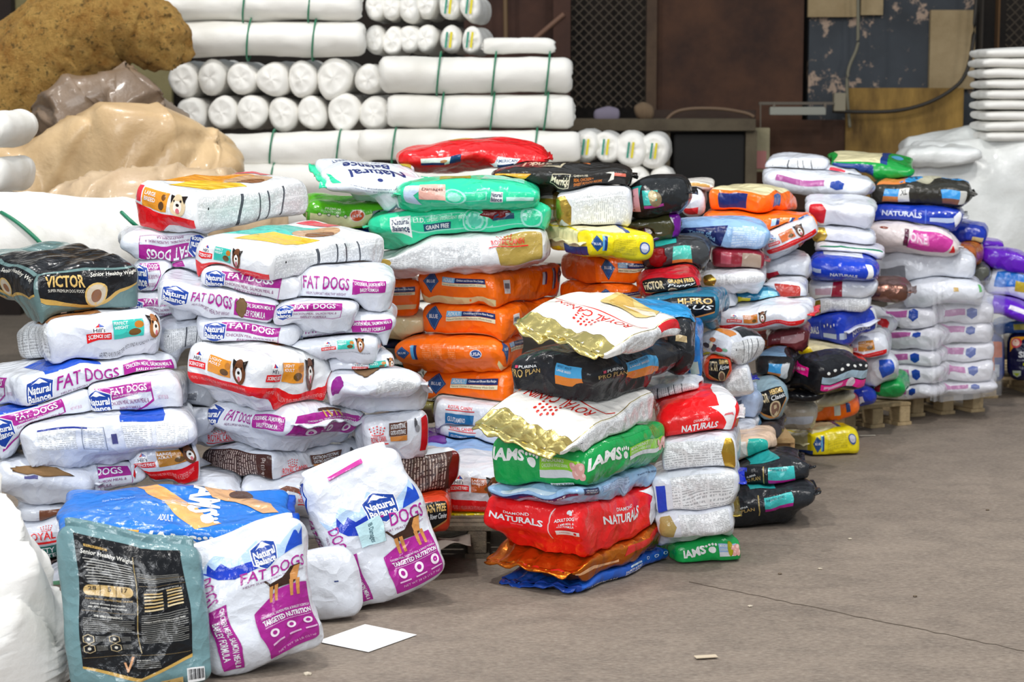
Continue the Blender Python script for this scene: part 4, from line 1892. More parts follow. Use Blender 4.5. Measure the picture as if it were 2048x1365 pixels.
def cable(name, pix, Y, rad, mat, label, cat):
    mb = MB()
    pts_ = [Vector(P(x, y, Y)) for x, y in pix]
    out = []
    for i in range(len(pts_) - 1):
        p0, p1, p2, p3 = pts_[max(i - 1, 0)], pts_[i], pts_[i + 1], pts_[min(i + 2, len(pts_) - 1)]
        for t in np.linspace(0, 1, 7)[:-1]:
            out.append(.5 * ((2 * p1) + (-p0 + p2) * t + (2 * p0 - 5 * p1 + 4 * p2 - p3) * t * t + (-p0 + 3 * p1 - 3 * p2 + p3) * t ** 3))
    out.append(pts_[-1])
    mb.tube(out, rad, 8)
    o = mb.build(name, mat, smooth=True)
    return tag(o, label, cat)


cable('brace_pipe', [(1062, 84), (1090, 60), (1128, 28)], YW - .31, .022, plain('rusty_pipe', '7a5a48', .7, .2), 'rusty diagonal brace pipe above the white rolls', 'pipe')
cable('wall_pipe', [(1010, -40), (1011, 40), (1012, 100)], YW - .35, .02, plain('tan_pipe', '6a5236', .7), 'vertical tan pipe behind the top of the white rolls', 'pipe')
cable('power_cable', [(1665, 222), (1720, 224), (1790, 222), (1850, 208), (1900, 182), (1930, 150), (1945, 90), (1955, -40)], YW - .6, .016, plain('black_rubber', '2a241c', .6), 'dark cable sagging across the blue painted wall', 'cable')
cable('wall_conduit', [(1716, -30), (1716, 60), (1714, 95), (1698, 135), (1694, 170), (1696, 215), (1700, 255)], YW - .5, .014, plain('pale_conduit', '6f6a58', .6), 'pale conduit running down the blue painted wall', 'pipe')
cable('hose', [(1322, 256), (1345, 228), (1380, 218), (1440, 218), (1490, 226), (1508, 234)], YW - 1.2, .014, plain('brown_hose', '6a5440', .7), 'brown hose arching over the dark bench', 'hose')

# bench and dark box behind the piles
tb = empty('work_bench', P(1320, 265, YW - 1.2))
inv_ = tb.location.copy()


def child_box(name, x0, y0, x1, y1, Y, th, mat, par):
    a, b = P(x0, y1, Y), P(x1, y0, Y)
    mb = MB()
    mb.box(((a[0] + b[0]) / 2 - par.location[0], Y + th / 2 - par.location[1], (a[2] + b[2]) / 2 - par.location[2]), (b[0] - a[0], th, b[2] - a[2]), bevel=.004)
    return mb.build(name, mat, par)


grey_t = wall_mat('bench_timber', '5c5240', '463c2e', 3)
tb.location = (0, 0, 0)
child_box('bench_top', 1140, 238, 1512, 262, YW - 1.4, .6, grey_t, tb)
child_box('back_rail', 1300, 220, 1512, 238, YW - .75, .06, wall_mat('bench_rail', '3c2a20', '2c2018', 2), tb)
zf = PZ(1320, 700)[2]
for px_ in (1150, 1330, 1505):
    a = P(px_, 262, YW - 1.4)
    mb = MB()
    mb.box((a[0], YW - 1.3, a[2] / 2), (.09, .09, a[2]))
    mb.build('leg', grey_t, tb)
tag(tb, 'low dark timber bench along the back wall behind the white rolls', 'bench')
a, b = P(1345, 700, YW - 1.35), P(1490, 266, YW - 1.35)
mb = MB()
mb.box(((a[0] + b[0]) / 2, YW - 1.05, b[2] / 2), (b[0] - a[0], .55, b[2] - .02), bevel=.01)
tag(mb.build('storage_box', plain('black_paint', '0c0a09', .8)), 'black storage box under the bench behind the piles', 'box')
# strip lamp and hanging box
lp = empty('strip_lamp', (0, 0, 0))
child_box('lamp_housing', 1540, 214, 1652, 230, YW - .9, .08, plain('grey_metal', '8a8a80', .5, .3), lp)
child_box('mounting_rail', 1518, 204, 1668, 210, YW - .88, .05, plain('rail_metal', '5c544a', .6, .3), lp)
child_box('bracket', 1668, 186, 1692, 222, YW - .86, .08, plain('bracket_grey', '847c68', .7), lp)
for px_ in (1546, 1648):
    child_box('hanger', px_, 206, px_ + 5, 218, YW - .9, .03, iron, lp)
tag(lp, 'unlit grey strip lamp on a rusty rail fixed to the back wall', 'lamp')
sb = empty('switch_box', (0, 0, 0))
child_box('housing', 1503, 256, 1540, 344, YW - 1.0, .12, wall_mat('cream_plastic', '8c8468', '9a9074', 4), sb)
child_box('warning_label', 1507, 302, 1533, 338, YW - 1.012, .01, plain('red_print', 'b0706a', .6), sb)
a = P(1521, 258, YW - .95)
b2 = P(1521, 206, YW - .95)
mb = MB()
mb.tube([tuple(a), tuple(b2)], .006, 6)
mb.build('chain', iron, sb)
tag(sb, 'cream switch box with red label hanging from the strip lamp rail', 'switch box')


def noisy_blob(name, path, radii, seed, mat, amp=.03, seg=28, n=40, ridge=.02, parent=None, flat=1.0, k1=(3, 8), k2=(9, 26), capped=True):
    """soft body swept along a path of points with varying radius, wrinkled"""
    path = [np.array(p, float) for p in path]
    t = np.linspace(0, len(path) - 1, n)
    ctr, rad = [], []
    for q_ in t:
        i = min(int(q_), len(path) - 2)
        f_ = q_ - i
        p0, p1, p2, p3 = path[max(i - 1, 0)], path[i], path[i + 1], path[min(i + 2, len(path) - 1)]
        ctr.append(.5 * ((2 * p1) + (-p0 + p2) * f_ + (2 * p0 - 5 * p1 + 4 * p2 - p3) * f_ ** 2 + (-p0 + 3 * p1 - 3 * p2 + p3) * f_ ** 3))
        rad.append(radii[i] * (1 - f_) + radii[i + 1] * f_)
    ctr, rad = np.array(ctr), np.array(rad)
    if capped:
        e = np.minimum(t, t[-1] - t) / max(1e-6, .9)
        rad = rad * np.sqrt(np.clip(1 - (1 - np.clip(e * 2.2, 0, 1)) ** 2, .0004, 1))
    rng = np.random.default_rng(seed)
    w1, w2 = Waves(rng, 8, *k1, amp), Waves(rng, 8, *k2, ridge, True)
    V = []
    for i in range(n):
        d = ctr[min(i + 1, n - 1)] - ctr[max(i - 1, 0)]
        d /= np.linalg.norm(d) + 1e-9
        x = np.cross(d, (0.02, .01, 1.0))
        x /= np.linalg.norm(x) + 1e-9
        y = np.cross(d, x)
        an = 2 * np.pi * np.arange(seg) / seg
        V.append(ctr[i] + rad[i] * (np.cos(an)[:, None] * x + np.sin(an)[:, None] * y * flat))
    V = np.concatenate(V)
    ctrr = np.repeat(ctr, seg, 0)
    V = V + w1(V) + w2(V)
    Fc = []
    for i in range(n - 1):
        for k in range(seg):
            a_, b_ = i * seg + k, i * seg + (k + 1) % seg
            Fc.append((a_, b_, b_ + seg, a_ + seg))
    Fc.append(tuple(range(seg))[::-1])
    Fc.append(tuple(range((n - 1) * seg, n * seg)))
    V[:, 2] = np.maximum(V[:, 2], .004)
    me = bpy.data.meshes.new(name)
    me.from_pydata(V.tolist(), [], Fc)
    me.polygons.foreach_set('use_smooth', [True] * len(me.polygons))
    me.materials.append(mat)
    bm = bmesh.new()
    bm.from_mesh(me)
    bmesh.ops.recalc_face_normals(bm, faces=bm.faces)
    bm.to_mesh(me)
    bm.free()
    me.validate()
    return link(name, me, parent)


a = YW - 1.25
tag(noisy_blob('rag_bundle', [P(1185, 233, a), P(1215, 229, a), P(1238, 232, a)], [.05, .07, .05], 5, plain('lilac_rag', '7c7484', .9, bs=15), .01, n=24, ridge=.008), 'greyish lilac rag bundle on the bench', 'rag')
tag(noisy_blob('rag_bundle', [P(1268, 231, a), P(1288, 226, a), P(1308, 232, a)], [.05, .08, .04], 6, plain('brown_rag', '6e5a44', .9, bs=15), .01, n=24, ridge=.008), 'brown rag bundle on the bench beside the lilac one', 'rag')

# ------------------------------------------------------------------ white wrapped rolls at the back
rw = N('white_wrap')
_co = rw.co('Object')
rw.l(rw.ramp(rw.noise(1.8, 3, .6, _co), [(.25, 'cecabf'), (.5, 'eae8e2')]), rw.b.inputs['Base Color'])
rw.b.inputs['Roughness'].default_value = .5
b1 = rw.bump(rw.noise(5, 4, .6, rw.co('Object', (1, 1, 1)), 'RIDGED_MULTIFRACTAL', .5), .5, .03)
rw.bump(rw.noise(30, 4, .6, _co), .2, .01, b1)
WRAP = rw.m
STRAP = plain('green_strap', '1c7a58', .45)
STAIN = plain('brown_stain', '6a4a2c', .9)
YELL = plain('yellow_label', 'd8c81c', .6)
LGRN = plain('green_label', '2a8a74', .6)
GR = 'white wrapped rolls stacked behind the piles'


def wrap_roll(cx0, cy, cx1, r_px, Y, seed, label, long=True, straps=(), stub=.7, lab=None, wob=.006, ry=1.0):
    """long=True lies across the view from cx0 to cx1; otherwise its end faces the camera"""
    s = F / Y
    r = r_px / s * (.95 if long else .93)
    rng = np.random.default_rng(seed)
    if long:
        A_, B_ = P(cx0, cy, Y), P(cx1, cy, Y)
        ctr = (A_ + B_) / 2
        L = abs(B_[0] - A_[0])
        ax = np.array([1.0, 0, 0])
    else:
        ctr0 = P(cx0, cy, Y)
        L = stub
        ax = np.array([0.0, 1, 0]) + np.array([.10, 0, 0])
        ax /= np.linalg.norm(ax)
        ctr = ctr0 + ax * L / 2
    u = np.cross(ax, (0, 0, 1.0))
    u /= np.linalg.norm(u)
    v = np.array([0, 0, 1.0])
    n, seg = (46, 30) if long else (14, 30)
    tt = np.linspace(-1, 1, n)
    tt = np.sign(tt) * (1 - (1 - np.abs(tt)) ** 1.35)
    w1, w2 = Waves(rng, 6, 3, 9, wob * 1.2), Waves(rng, 7, 14, 40, wob, True)
    v = v * ry * (.93 if long else 1)
    V = []
    an = 2 * np.pi * np.arange(seg) / seg
    ph = rng.uniform(0, 6.28, 6)
    out = 1 + .05 * np.sin(an * 2 + ph[0]) + .03 * np.sin(an * 3 + ph[1])
    for t in tt:
        e = (1 - abs(t)) * L / 2
        k = 1 - .22 * max(0, 1 - e / .05) ** 2
        V.append(ax * t * L / 2 + r * k * out[:, None] * (np.cos(an)[:, None] * u + np.sin(an)[:, None] * v))
    # end discs, gathered film
    rings = []
    for sg in (-1, 1):
        for f_ in (.66, .36, .12):
            rings.append(ax * (sg * (L / 2 + .008 * (1 - f_) + .012 * rng.uniform(-1, 1))) + r * f_ * out[:, None] * (np.cos(an)[:, None] * u + np.sin(an)[:, None] * v) + (ax * .004)[None] * np.sin(an * 5 + ph[2] + f_ * 3)[:, None] * sg)
    V = [rings[2], rings[1], rings[0]] + V + [rings[3], rings[4], rings[5]]
    V = np.concatenate(V)
    V = V + w1(V + ctr) + w2(V + ctr)
    N_ = n + 6
    Fc = []
    for i in range(N_ - 1):
        for k in range(seg):
            a_, b_ = i * seg + k, i * seg + (k + 1) % seg
            Fc.append((a_, b_, b_ + seg, a_ + seg))
    Fc.append(tuple(range(seg))[::-1])
    Fc.append(tuple(range((N_ - 1) * seg, N_ * seg)))
    me = bpy.data.meshes.new('wrapped_roll')
    me.from_pydata(V.tolist(), [], Fc)
    bm = bmesh.new()
    bm.from_mesh(me)
    bmesh.ops.recalc_face_normals(bm, faces=bm.faces)
    bm.to_mesh(me)
    bm.free()
    me.polygons.foreach_set('use_smooth', [True] * len(me.polygons))
    me.materials.append(WRAP)
    o = link('wrapped_roll', me)
    o.location = tuple(ctr)
    tag(o, label, 'roll', GR)
    for sx in straps:
        q_ = P(sx, cy, Y)[0] - ctr[0]
        mb = MB()
        pts_ = [(q_ + .016 * math.sin(a_), (r + .006) * 1.05 * math.cos(a_), (r + .006) * 1.05 * math.sin(a_)) for a_ in np.linspace(0, 2 * math.pi, 30)[:-1]]
        mb.tube(pts_, .0065, 6, closed=True)
        mb.build('strap', STRAP, o, True)
    if lab is not None:
        y0 = -ax * (L / 2 + .03)
        for dx, w_, mt in ((-.018, .014, LGRN), (.012, .016, YELL)):
            mb = MB()
            mb.box((y0[0] + dx, y0[1], lab), (w_, .004, .11), Matrix.Rotation(.12, 3, 'Y'))
            mb.build('end_label', mt, o)
    return o


YR = 13.6
# top rows
wrap_roll(300, 10, 722, 37, YR, 11, 'long white wrapped roll, topmost, cut by the upper picture edge', straps=(362, 492, 622), wob=.009)
wrap_roll(328, 79, 728, 40, YR, 12, 'long white wrapped roll, second row from the top at the left', straps=(500, 630))
for i, x in enumerate((745, 782, 818, 853, 898, 940)):
    pos = ['first', 'second', 'third', 'fourth', 'fifth', 'sixth'][i]
    wrap_roll(x, 12, 0, 22 if i != 2 else 24, YR + .1, 20 + i, 'white roll end in the top row, %s from the long roll' % pos, long=False, lab=(0 if i > 3 else None), ry=1.32)
    wrap_roll(x + 1, 80, 0, 23, YR + .1, 30 + i, 'white roll end in the second row, %s from the long roll' % pos, long=False, lab=(0 if i > 3 else None), ry=1.32)
for i, (x, r_) in enumerate(((361, 33), (420, 33), (479, 32), (540, 35), (602, 33), (668, 38), (736, 30))):
    wrap_roll(x, 157, 0, r_ * .98, YR - .05, 40 + i, 'white roll end in the upper exposed row, %s from the left' % ['first', 'second', 'third', 'fourth', 'fifth', 'sixth', 'seventh'][i], long=False, ry=1.15)
for i, (x, r_) in enumerate(((383, 32), (442, 32), (501, 34), (564, 34), (622, 33), (684, 37), (746, 34))):
    wrap_roll(x, 226, 0, r_ * .98, YR - .05, 50 + i, 'white roll end in the lower exposed row, %s from the left' % ['first', 'second', 'third', 'fourth', 'fifth', 'sixth', 'seventh'][i], long=False, ry=1.15)
wrap_roll(764, 148, 1142, 42, YR - .1, 61, 'long white roll with two brown stains and three green straps, upper right', straps=(878, 988, 1095))
wrap_roll(776, 222, 1146, 37, YR - .1, 62, 'long white roll directly beneath the stained strapped roll', straps=(884, 985, 1092))
wrap_roll(968, 92, 1105, 17, YR - .1, 63, 'short white roll lying behind the top of the strapped rolls')
wrap_roll(400, 296, 745, 35, YR - .1, 64, 'long sagging white roll under the row of roll ends', straps=(545, 678))
wrap_roll(722, 292, 1160, 34, YR - .15, 65, 'long white roll behind the glossy red sack', straps=(788, 1070))
for i, (x, y, r_) in enumerate(((1172, 294, 33), (1212, 294, 33), (1262, 300, 38), (1308, 302, 38))):
    wrap_roll(x, y, 0, r_, YR - .1, 70 + i, 'labelled white roll end near the dark box, %s from the left' % ['first', 'second', 'third', 'fourth'][i], long=False, lab=.0)
for i, (x, y, r_) in enumerate(((1275, 358, 27), (1325, 360, 28))):
    wrap_roll(x, y, 0, r_, YR - .1, 80 + i, 'white roll end low behind the black teal sack, %s one' % ['left', 'right'][i], long=False)
wrap_roll(420, 362, 760, 34, YR - .15, 84, 'long white roll, second from below behind the puffed white sack', straps=(545,))
wrap_roll(740, 360, 1240, 34, YR - .2, 85, 'long white roll hidden mostly behind the glossy red sack')
# hidden lower layers carry the stack down to the floor
for k, y in enumerate((430, 498, 566, 634)):
    wrap_roll(420, y, 800, 35, YR - .12, 90 + k, 'white roll in the buried lower layers behind the piles, left half')
    wrap_roll(805, y, 1330, 35, YR - .12, 95 + k, 'white roll in the buried lower layers behind the piles, right half')
for k, (x0, y0, x1) in enumerate(((842, 128, 856), (880, 132, 890), (592, 286, 606))):
    pass

# ------------------------------------------------------------------ stuffed sacks and rolls at the left
hay = N('shredded_foam')
_co = hay.co('Object')
hay.l(hay.mix(hay.ramp(hay.noise(26, 4, .7, _co), [(.56, 0.0), (.66, .8)]), hay.ramp(hay.noise(9, 6, .75, _co), [(.35, 'c88c38'), (.62, 'f6c468')]), '5c4414'), hay.b.inputs['Base Color'])
hay.b.inputs['Roughness'].default_value = .9
hay.bump(hay.noise(22, 6, .85, _co), 1.0, .12)
o = noisy_blob('shredded_foam_roll', [P(-90, 330, 12.6), P(20, 190, 12.6), P(130, 80, 12.6), P(240, 45, 12.6), P(300, 70, 12.6), P(330, 110, 12.7)], [.33, .35, .33, .29, .25, .18], 8, hay.m, .03, 90, 130, .020, k2=(25, 60))
tag(o, 'huge brown roll of shredded foam arching in the upper left corner', 'roll')


def sackmat(name, a_, b_, rough=.42):
    n = N(name)
    co = n.co('Object')
    n.l(n.ramp(n.noise(2.5, 5, .6, co), [(.3, a_), (.7, b_)]), n.b.inputs['Base Color'])
    n.b.inputs['Roughness'].default_value = rough
    n.b.inputs['Coat Weight'].default_value = .2
    n.b.inputs['Coat Roughness'].default_value = .12
    q_ = n.bump(n.noise(3.2, 4, .6, n.co('Object', (1, 1, 1)), 'RIDGED_MULTIFRACTAL', .6), .6, .05)
    n.bump(n.noise(16, 4, .6, co), .3, .02, q_)
    return n.m


GS = 'film wrapped brown sacks at the left'
tag(noisy_blob('stuffed_sack', [P(90, 270, 12.05), P(190, 205, 12.05), P(240, 195, 12.05), P(300, 235, 12.1), P(350, 280, 12.1)], [.20, .24, .22, .2, .12], 15, sackmat('grey_brown_film', '6c5a4a', '8a745e'), .04, 44, 70, .05), 'grey brown film wrapped sack under the shredded foam roll', 'sack', GS)
tag(noisy_blob('stuffed_sack', [P(-160, 400, 11.2), P(0, 360, 11.2), P(200, 335, 11.2), P(360, 345, 11.3), P(470, 380, 11.4)], [.2, .26, .29, .25, .12], 16, sackmat('tan_film', 'b4946a', 'd6b88c'), .05, 48, 90, .06, k2=(6, 22)), 'wide tan film wrapped sack between foam roll and white bundle', 'sack', GS)
tag(noisy_blob('stuffed_sack', [P(60, 440, 10.3), P(200, 410, 10.3), P(340, 400, 10.4), P(500, 420, 10.5), P(570, 440, 10.6)], [.14, .2, .22, .19, .1], 17, sackmat('pale_tan_film', 'bca080', 'd8c09c'), .03, 44, 80, .045, k2=(8, 26)), 'pale tan film wrapped sack just behind the puppy sack', 'sack', GS)
cloth = N('white_cloth')
_co = cloth.co('Object')
cloth.l(cloth.ramp(cloth.noise(3.0, 4, .6, _co), [(.25, 'c8c4ba'), (.55, 'e6e4e0')]), cloth.b.inputs['Base Color'])
cloth.b.inputs['Roughness'].default_value = .62
cq = cloth.bump(cloth.noise(4.5, 5, .6, cloth.co('Object', (1, 1, .6)), 'RIDGED_MULTIFRACTAL', .8), .7, .04)
cloth.bump(cloth.noise(28, 4, .6, _co), .25, .01, cq)
bun = noisy_blob('cloth_bundle', [P(-260, 490, 8.7), P(-60, 485, 8.7), P(120, 488, 8.75), P(262, 492, 8.8), P(345, 500, 8.85)], [.21, .215, .21, .2, .14], 18, cloth.m, .012, 40, 70, .016)
tag(bun, 'thick white bundle with green straps and knots lying behind the leftmost pile', 'bundle')
for (x0, y0, x1, y1, x2, y2) in ((2, 425, 60, 450, 124, 535), (243, 425, 262, 440, 285, 462)):
    mb = MB()
    q0, q1, q2 = (Vector(P(x, y, 8.52 - (.0 if k == 1 else -.06))) for k, (x, y) in enumerate(((x0, y0), (x1, y1), (x2, y2))))
    pts_ = [q0 * (1 - t) ** 2 + q1 * 2 * t * (1 - t) + q2 * t * t + Vector((0, -.02 * math.sin(math.pi * t), 0)) for t in np.linspace(0, 1, 14)]
    mb.tube(pts_, .009, 8)
    mb.build('strap', STRAP, bun, True)
for k, (x, y, r_) in enumerate(((-18, 258, 40), (-24, 352, 38))):
    wrap_roll(x, y, 0, r_, 9.6, 110 + k, 'white roll end at the left picture edge, %s one' % ('upper', 'lower')[k], long=False, stub=.5)
wrap_roll(-24, 430, 0, 40, 9.65, 113, 'white roll end at the left picture edge, third and hidden', long=False, stub=.5)
# draped white cloth in the lower left corner
c0 = PZ(-30, 1420)
Yc = 6.0
fr = noisy_blob('draped_cloth_sack', [P(-75, 1440, Yc), P(-45, 1330, Yc), P(-40, 1200, Yc + .05), P(-40, 1110, Yc + .1), P(-60, 1030, Yc + .15), P(-75, 990, Yc + .2)], [.31, .28, .23, .17, .12, .06], 19, cloth.m, .02, 64, 110, .035, k2=(10, 34))
tag(fr, 'white crumpled cloth sack standing in the lower left corner', 'sack')
mb = MB()

# ------------------------------------------------------------------ stack of foam sheets and wrapped bale, right
GSn = 'white foam pads stacked on the wrapped bale'
foam = plain('white_foam', 'dcdedc', .55, bs=8, bk=.2)
for i in range(9):
    y1 = 285 - i * 21
    a = P(2030, y1, 13.2)
    me, _ = bag_mesh('foam_pad', .50, .5, 20.6 / (F / 13.2), {'*': WRAP}, {}, 900 + i, .5, 'pillow', '', .3)
    o = link('foam_pad', me)
    jx = rng_.uniform(-.015, .015)
    o.location = (a[0] + .02 + jx, 13.2 + .1, a[2])
    tag(o, 'white foam pad in the stack at the right edge, %s from the top' % ['ninth', 'eighth', 'seventh', 'sixth', 'fifth', 'fourth', 'third', 'second', 'first'][i], 'foam pad', GSn)
balem = sackmat('clear_film_white', 'd4d6d2', 'eef0ee', .35)
a, b = P(1832, 620, 13.0), P(2260, 290, 13.0)
me, _ = bag_mesh('wrapped_bale', b[0] - a[0], .9, b[2] - .15, {'*': balem}, {}, 950, .35, 'block', '', 2.2)
o = link('wrapped_bale', me)
o.location = ((a[0] + b[0]) / 2, 13.5, .13)
tag(o, 'big pale bale wrapped in clear film behind the far pile', 'bale')
me, _ = bag_mesh('wrapped_cushion', .50, .5, .14, {'*': balem}, {}, 951, .6, 'pillow', '', 1.5)
o = link('wrapped_cushion', me)
a = P(1898, 345, 12.8)
o.location = (a[0], 13.15, b[2] - .15)
tag(o, 'clear film wrapped white cushion resting against the bale top', 'cushion')

# ------------------------------------------------------------------ pallets
pw = wall_mat('pallet_wood', 'a08a66', 'c4ab82', 5, (4, 1, 4), .8)
pwd = wall_mat('old_pallet_wood', '5c5448', '7c705c', 5, (4, 1, 4), .85)
bluep = wall_mat('grey_pallet_block', '3c4048', '565c64', 5)
GP = 'wooden pallets under the sacks'


def pallet(px, py, yaw, W, D, label, mat, hgt=.13, along=0.0):
    c = PZ(px, py)
    o = empty('wooden_pallet', c, -math.radians(yaw))
    tag(o, label, 'pallet', GP)
    bt = .02
    nb = 6
    for i in range(nb):
        mb = MB()
        y = D * (i + .5) / nb
        mb.box((W / 2, y, hgt - bt / 2), (W, D / nb * .78, bt), bevel=.003)
        mb.build('deck_board', mat, o)
    for i in range(3):
        for k in range(3):
            mb = MB()
            mb.box((.05 + (W - .1) * k / 2, .05 + (D - .1) * i / 2, hgt / 2), (.075, .10, hgt - 2 * bt - .002), bevel=.003)
            mb.build('block', mat, o)
    for k in range(3):
        mb = MB()
        mb.box((.05 + (W - .1) * k / 2, D / 2, bt / 2), (.1, D, bt), bevel=.002)
        mb.build('bottom_board', mat, o)
    return o


pallet(800, 1118, 0, .62, .5, 'dark weathered pallet under the yellow printed sack', pwd)
pallet(780, 1005, -4, 1.1, .9, 'grey pallet hidden beneath the orange stack', pwd)
pallet(1686, 863, -27, .48, .6, 'pallet carrying the bright green sack at the right', pw)
pallet(1822, 835, -23, .52, .9, 'pallet under the shrink wrapped white sacks', pw)
pallet(1966, 798, -10, .8, .8, 'pallet under the dark litter cartons', pw)
pallet(60, 1262, 0, .7, .9, 'old pallet under the leftmost pile', pwd)
pallet(1420, 940, 0, .36, .8, 'old pallet buried under the right hand pile', pwd)
# crate end
cr = empty('wooden_crate', (0, 0, 0))
child_box('side_board', 1546, 886, 1588, 926, 9.2, .02, wall_mat('crate_wood', '8a6a44', 'a88458', 5), cr)
child_box('corner_post', 1580, 880, 1590, 934, 9.18, .04, wall_mat('crate_post', 'b08c5c', 'c4a070', 5), cr)
child_box('top_rail', 1530, 878, 1590, 888, 9.17, .5, wall_mat('crate_rail', 'b89464', 'c8a878', 5), cr)
tag(cr, 'small wooden crate end beside the yellow sack on the floor', 'crate')
# sheet of paper and litter on the floor
pp_ = [PZ(*q_) for q_ in ((730, 1251.5), (833.6, 1272.6), (737, 1307), (633, 1286))]
mb = MB()
lo_ = [mb.bm.verts.new((p[0], p[1], .003)) for p in pp_]
hi_ = [mb.bm.verts.new((p[0], p[1], .0042)) for p in pp_]
mb.bm.faces.new(hi_[::-1])
mb.bm.faces.new(lo_)
for i in range(4):
    mb.bm.faces.new((lo_[i], lo_[(i + 1) % 4], hi_[(i + 1) % 4], hi_[i]))
tag(mb.build('paper_sheet', plain('white_paper', 'f4f4f4', .7)), 'blank white sheet of paper on the floor beside the front sack', 'paper')


def scrap(px, py, w_, d_, yaw, mat, label, cat, name):
    c = PZ(px, py)
    mb = MB()
    mb.box((0, 0, .003), (w_, d_, .003), bevel=.0008)
    for v in mb.bm.verts:
        v.co.z += .006 * math.sin(v.co.x * 60) ** 2
    o = mb.build(name, mat)
    o.location = (c[0], c[1], 0.0)
    o.rotation_euler = (0, 0, yaw)
    tag(o, label, cat)


scrap(1412, 1318, .075, .03, .2, plain('tan_scrap', 'c8b8a0', .8), 'small torn scrap of beige paper near the bottom edge', 'paper', 'paper_scrap')
scrap(1735, 873, .09, .012, .1, plain('pale_scrap', 'd8d0c0', .8), 'pale strip of litter beside the yellow floor sack', 'litter', 'paper_scrap')
for k, (x, y) in enumerate(((615, 1351), (1560, 1150), (1700, 1080), (1830, 1195), (1500, 1215), (1975, 1022), (1640, 1140))):
    c = PZ(x, y)
    mb = MB()
    bmesh.ops.create_icosphere(mb.bm, subdivisions=1, radius=.006 + .002 * (k == 0) * 2)
    for v in mb.bm.verts:
        v.co = Vector((v.co.x * 1.4, v.co.y, v.co.z * .6)) * (1 + .3 * rng_.random())
    o = mb.build('floor_pebble', plain('pebble', ('c8bca8', '6a5c4c')[k % 2], .9))
    o.location = (c[0], c[1], .004)
    tag(o, ['pale grit lump below the front dog sack', 'dark speck right of the green floor sack', 'pale speck in the middle of the bare floor', 'pale speck on the floor joint at right', 'dark speck left on the bare floor',
            'pale speck near the right picture edge', 'dark speck in the middle of the bare floor'][k], 'grit', 'grit on the floor')
# grey paper sheet jutting from the front pallet
mb = MB()
aa = [P(770, 1098, 7.45), P(938, 1068, 7.55), P(942, 1076, 7.5), P(860, 1092, 7.3), P(800, 1118, 7.2)]
bmesh.ops.create_grid(mb.bm, x_segments=24, y_segments=10, size=.5)
for v in mb.bm.verts:
    u_, v_ = v.co.x + .5, v.co.y + .5
    p = Vector(P(740, 1118, 7.2)) * (1 - u_) * (1 - v_) + Vector(P(942, 1086, 7.35)) * u_ * (1 - v_) + Vector(P(740, 1088, 7.75)) * (1 - u_) * v_ + Vector(P(940, 1068, 7.75)) * u_ * v_
    v.co = p + Vector((0, 0, .012 * math.sin(u_ * 17 + v_ * 4) * (1 - v_ * .6)))
bmesh.ops.solidify(mb.bm, geom=mb.bm.faces[:], thickness=.003)
tag(mb.build('slip_sheet', plain('grey_card', '8c8076', .85, bs=10), smooth=True), 'grey crumpled slip sheet jutting out over the dark front pallet', 'paper')

# litter cartons
for k, (x0, x1, Y_, ar, lab_, base_) in enumerate(((1976, 2012, 11.9, 'carton2', 'orange and blue litter carton left of the navy carton', '1c3f9a'), (2013, 2090, 11.85, 'carton', 'navy litter carton with big pale lettering at the right edge', '14143c'))):
    S(lab_, base_, x0 + 2 * k, 766 - k * 2, x1 - 3 + 3 * k, 766 - k * 2, 92 + 4 * k, Y_, D=.3, shape='block', wr=.05, g='litter cartons on the right pallet', F=ar, name='litter_carton', cat='carton')

# clear stretch film around the wrapped pallet
fm = N('clear_film')
for nd in list(fm.t.nodes):
    if nd.type == 'BSDF_PRINCIPLED':
        nd.inputs['Base Color'].default_value = (.95, .96, 1, 1)
        nd.inputs['Roughness'].default_value = .12
        nd.inputs['Alpha'].default_value = .16
fm.bump(fm.noise(7, 4, .6, fm.co('Object', (1, 1, .5)), 'RIDGED_MULTIFRACTAL', .8), .8, .02)
cs = [P(1858, 800, 10.75), P(1880, 800, 10.7), P(2000, 785, 10.95), P(2004, 780, 11.4)]
mb = MB()
cols = []
path_ = []
for i in range(len(cs) - 1):
    for t in np.linspace(0, 1, 10)[:-1]:
        path_.append(cs[i] * (1 - t) + cs[i + 1] * t)
for i, p in enumerate(path_):
    col_ = []
    for k in range(20):
        z_ = .17 + .66 * k / 19
        off_ = .012 * math.sin(i * 1.3 + k * .7) + .01 * math.sin(k * 1.7 - i * .6)
        col_.append(mb.bm.verts.new((p[0] + off_ * .3, p[1] - .03 + off_, z_)))
    cols.append(col_)
for i in range(len(cols) - 1):
    for k in range(19):
        mb.bm.faces.new((cols[i][k], cols[i + 1][k], cols[i + 1][k + 1], cols[i][k + 1]))
tag(mb.build('stretch_film', fm.m, smooth=True), 'clear stretch film wrapped around the white sacks on the right pallet', 'film')
GA, GB_, GC, GD_, GE, GF, GH = ('sacks of the leftmost pile', 'sacks of the second pile from the left', 'sacks on top of the middle pile', 'sacks of the front corner stack',
                               'sacks of the stacks behind the front corner', 'sacks of the right hand pile', 'sacks of the far pile at the right')
W0 = 'dfe3ec'
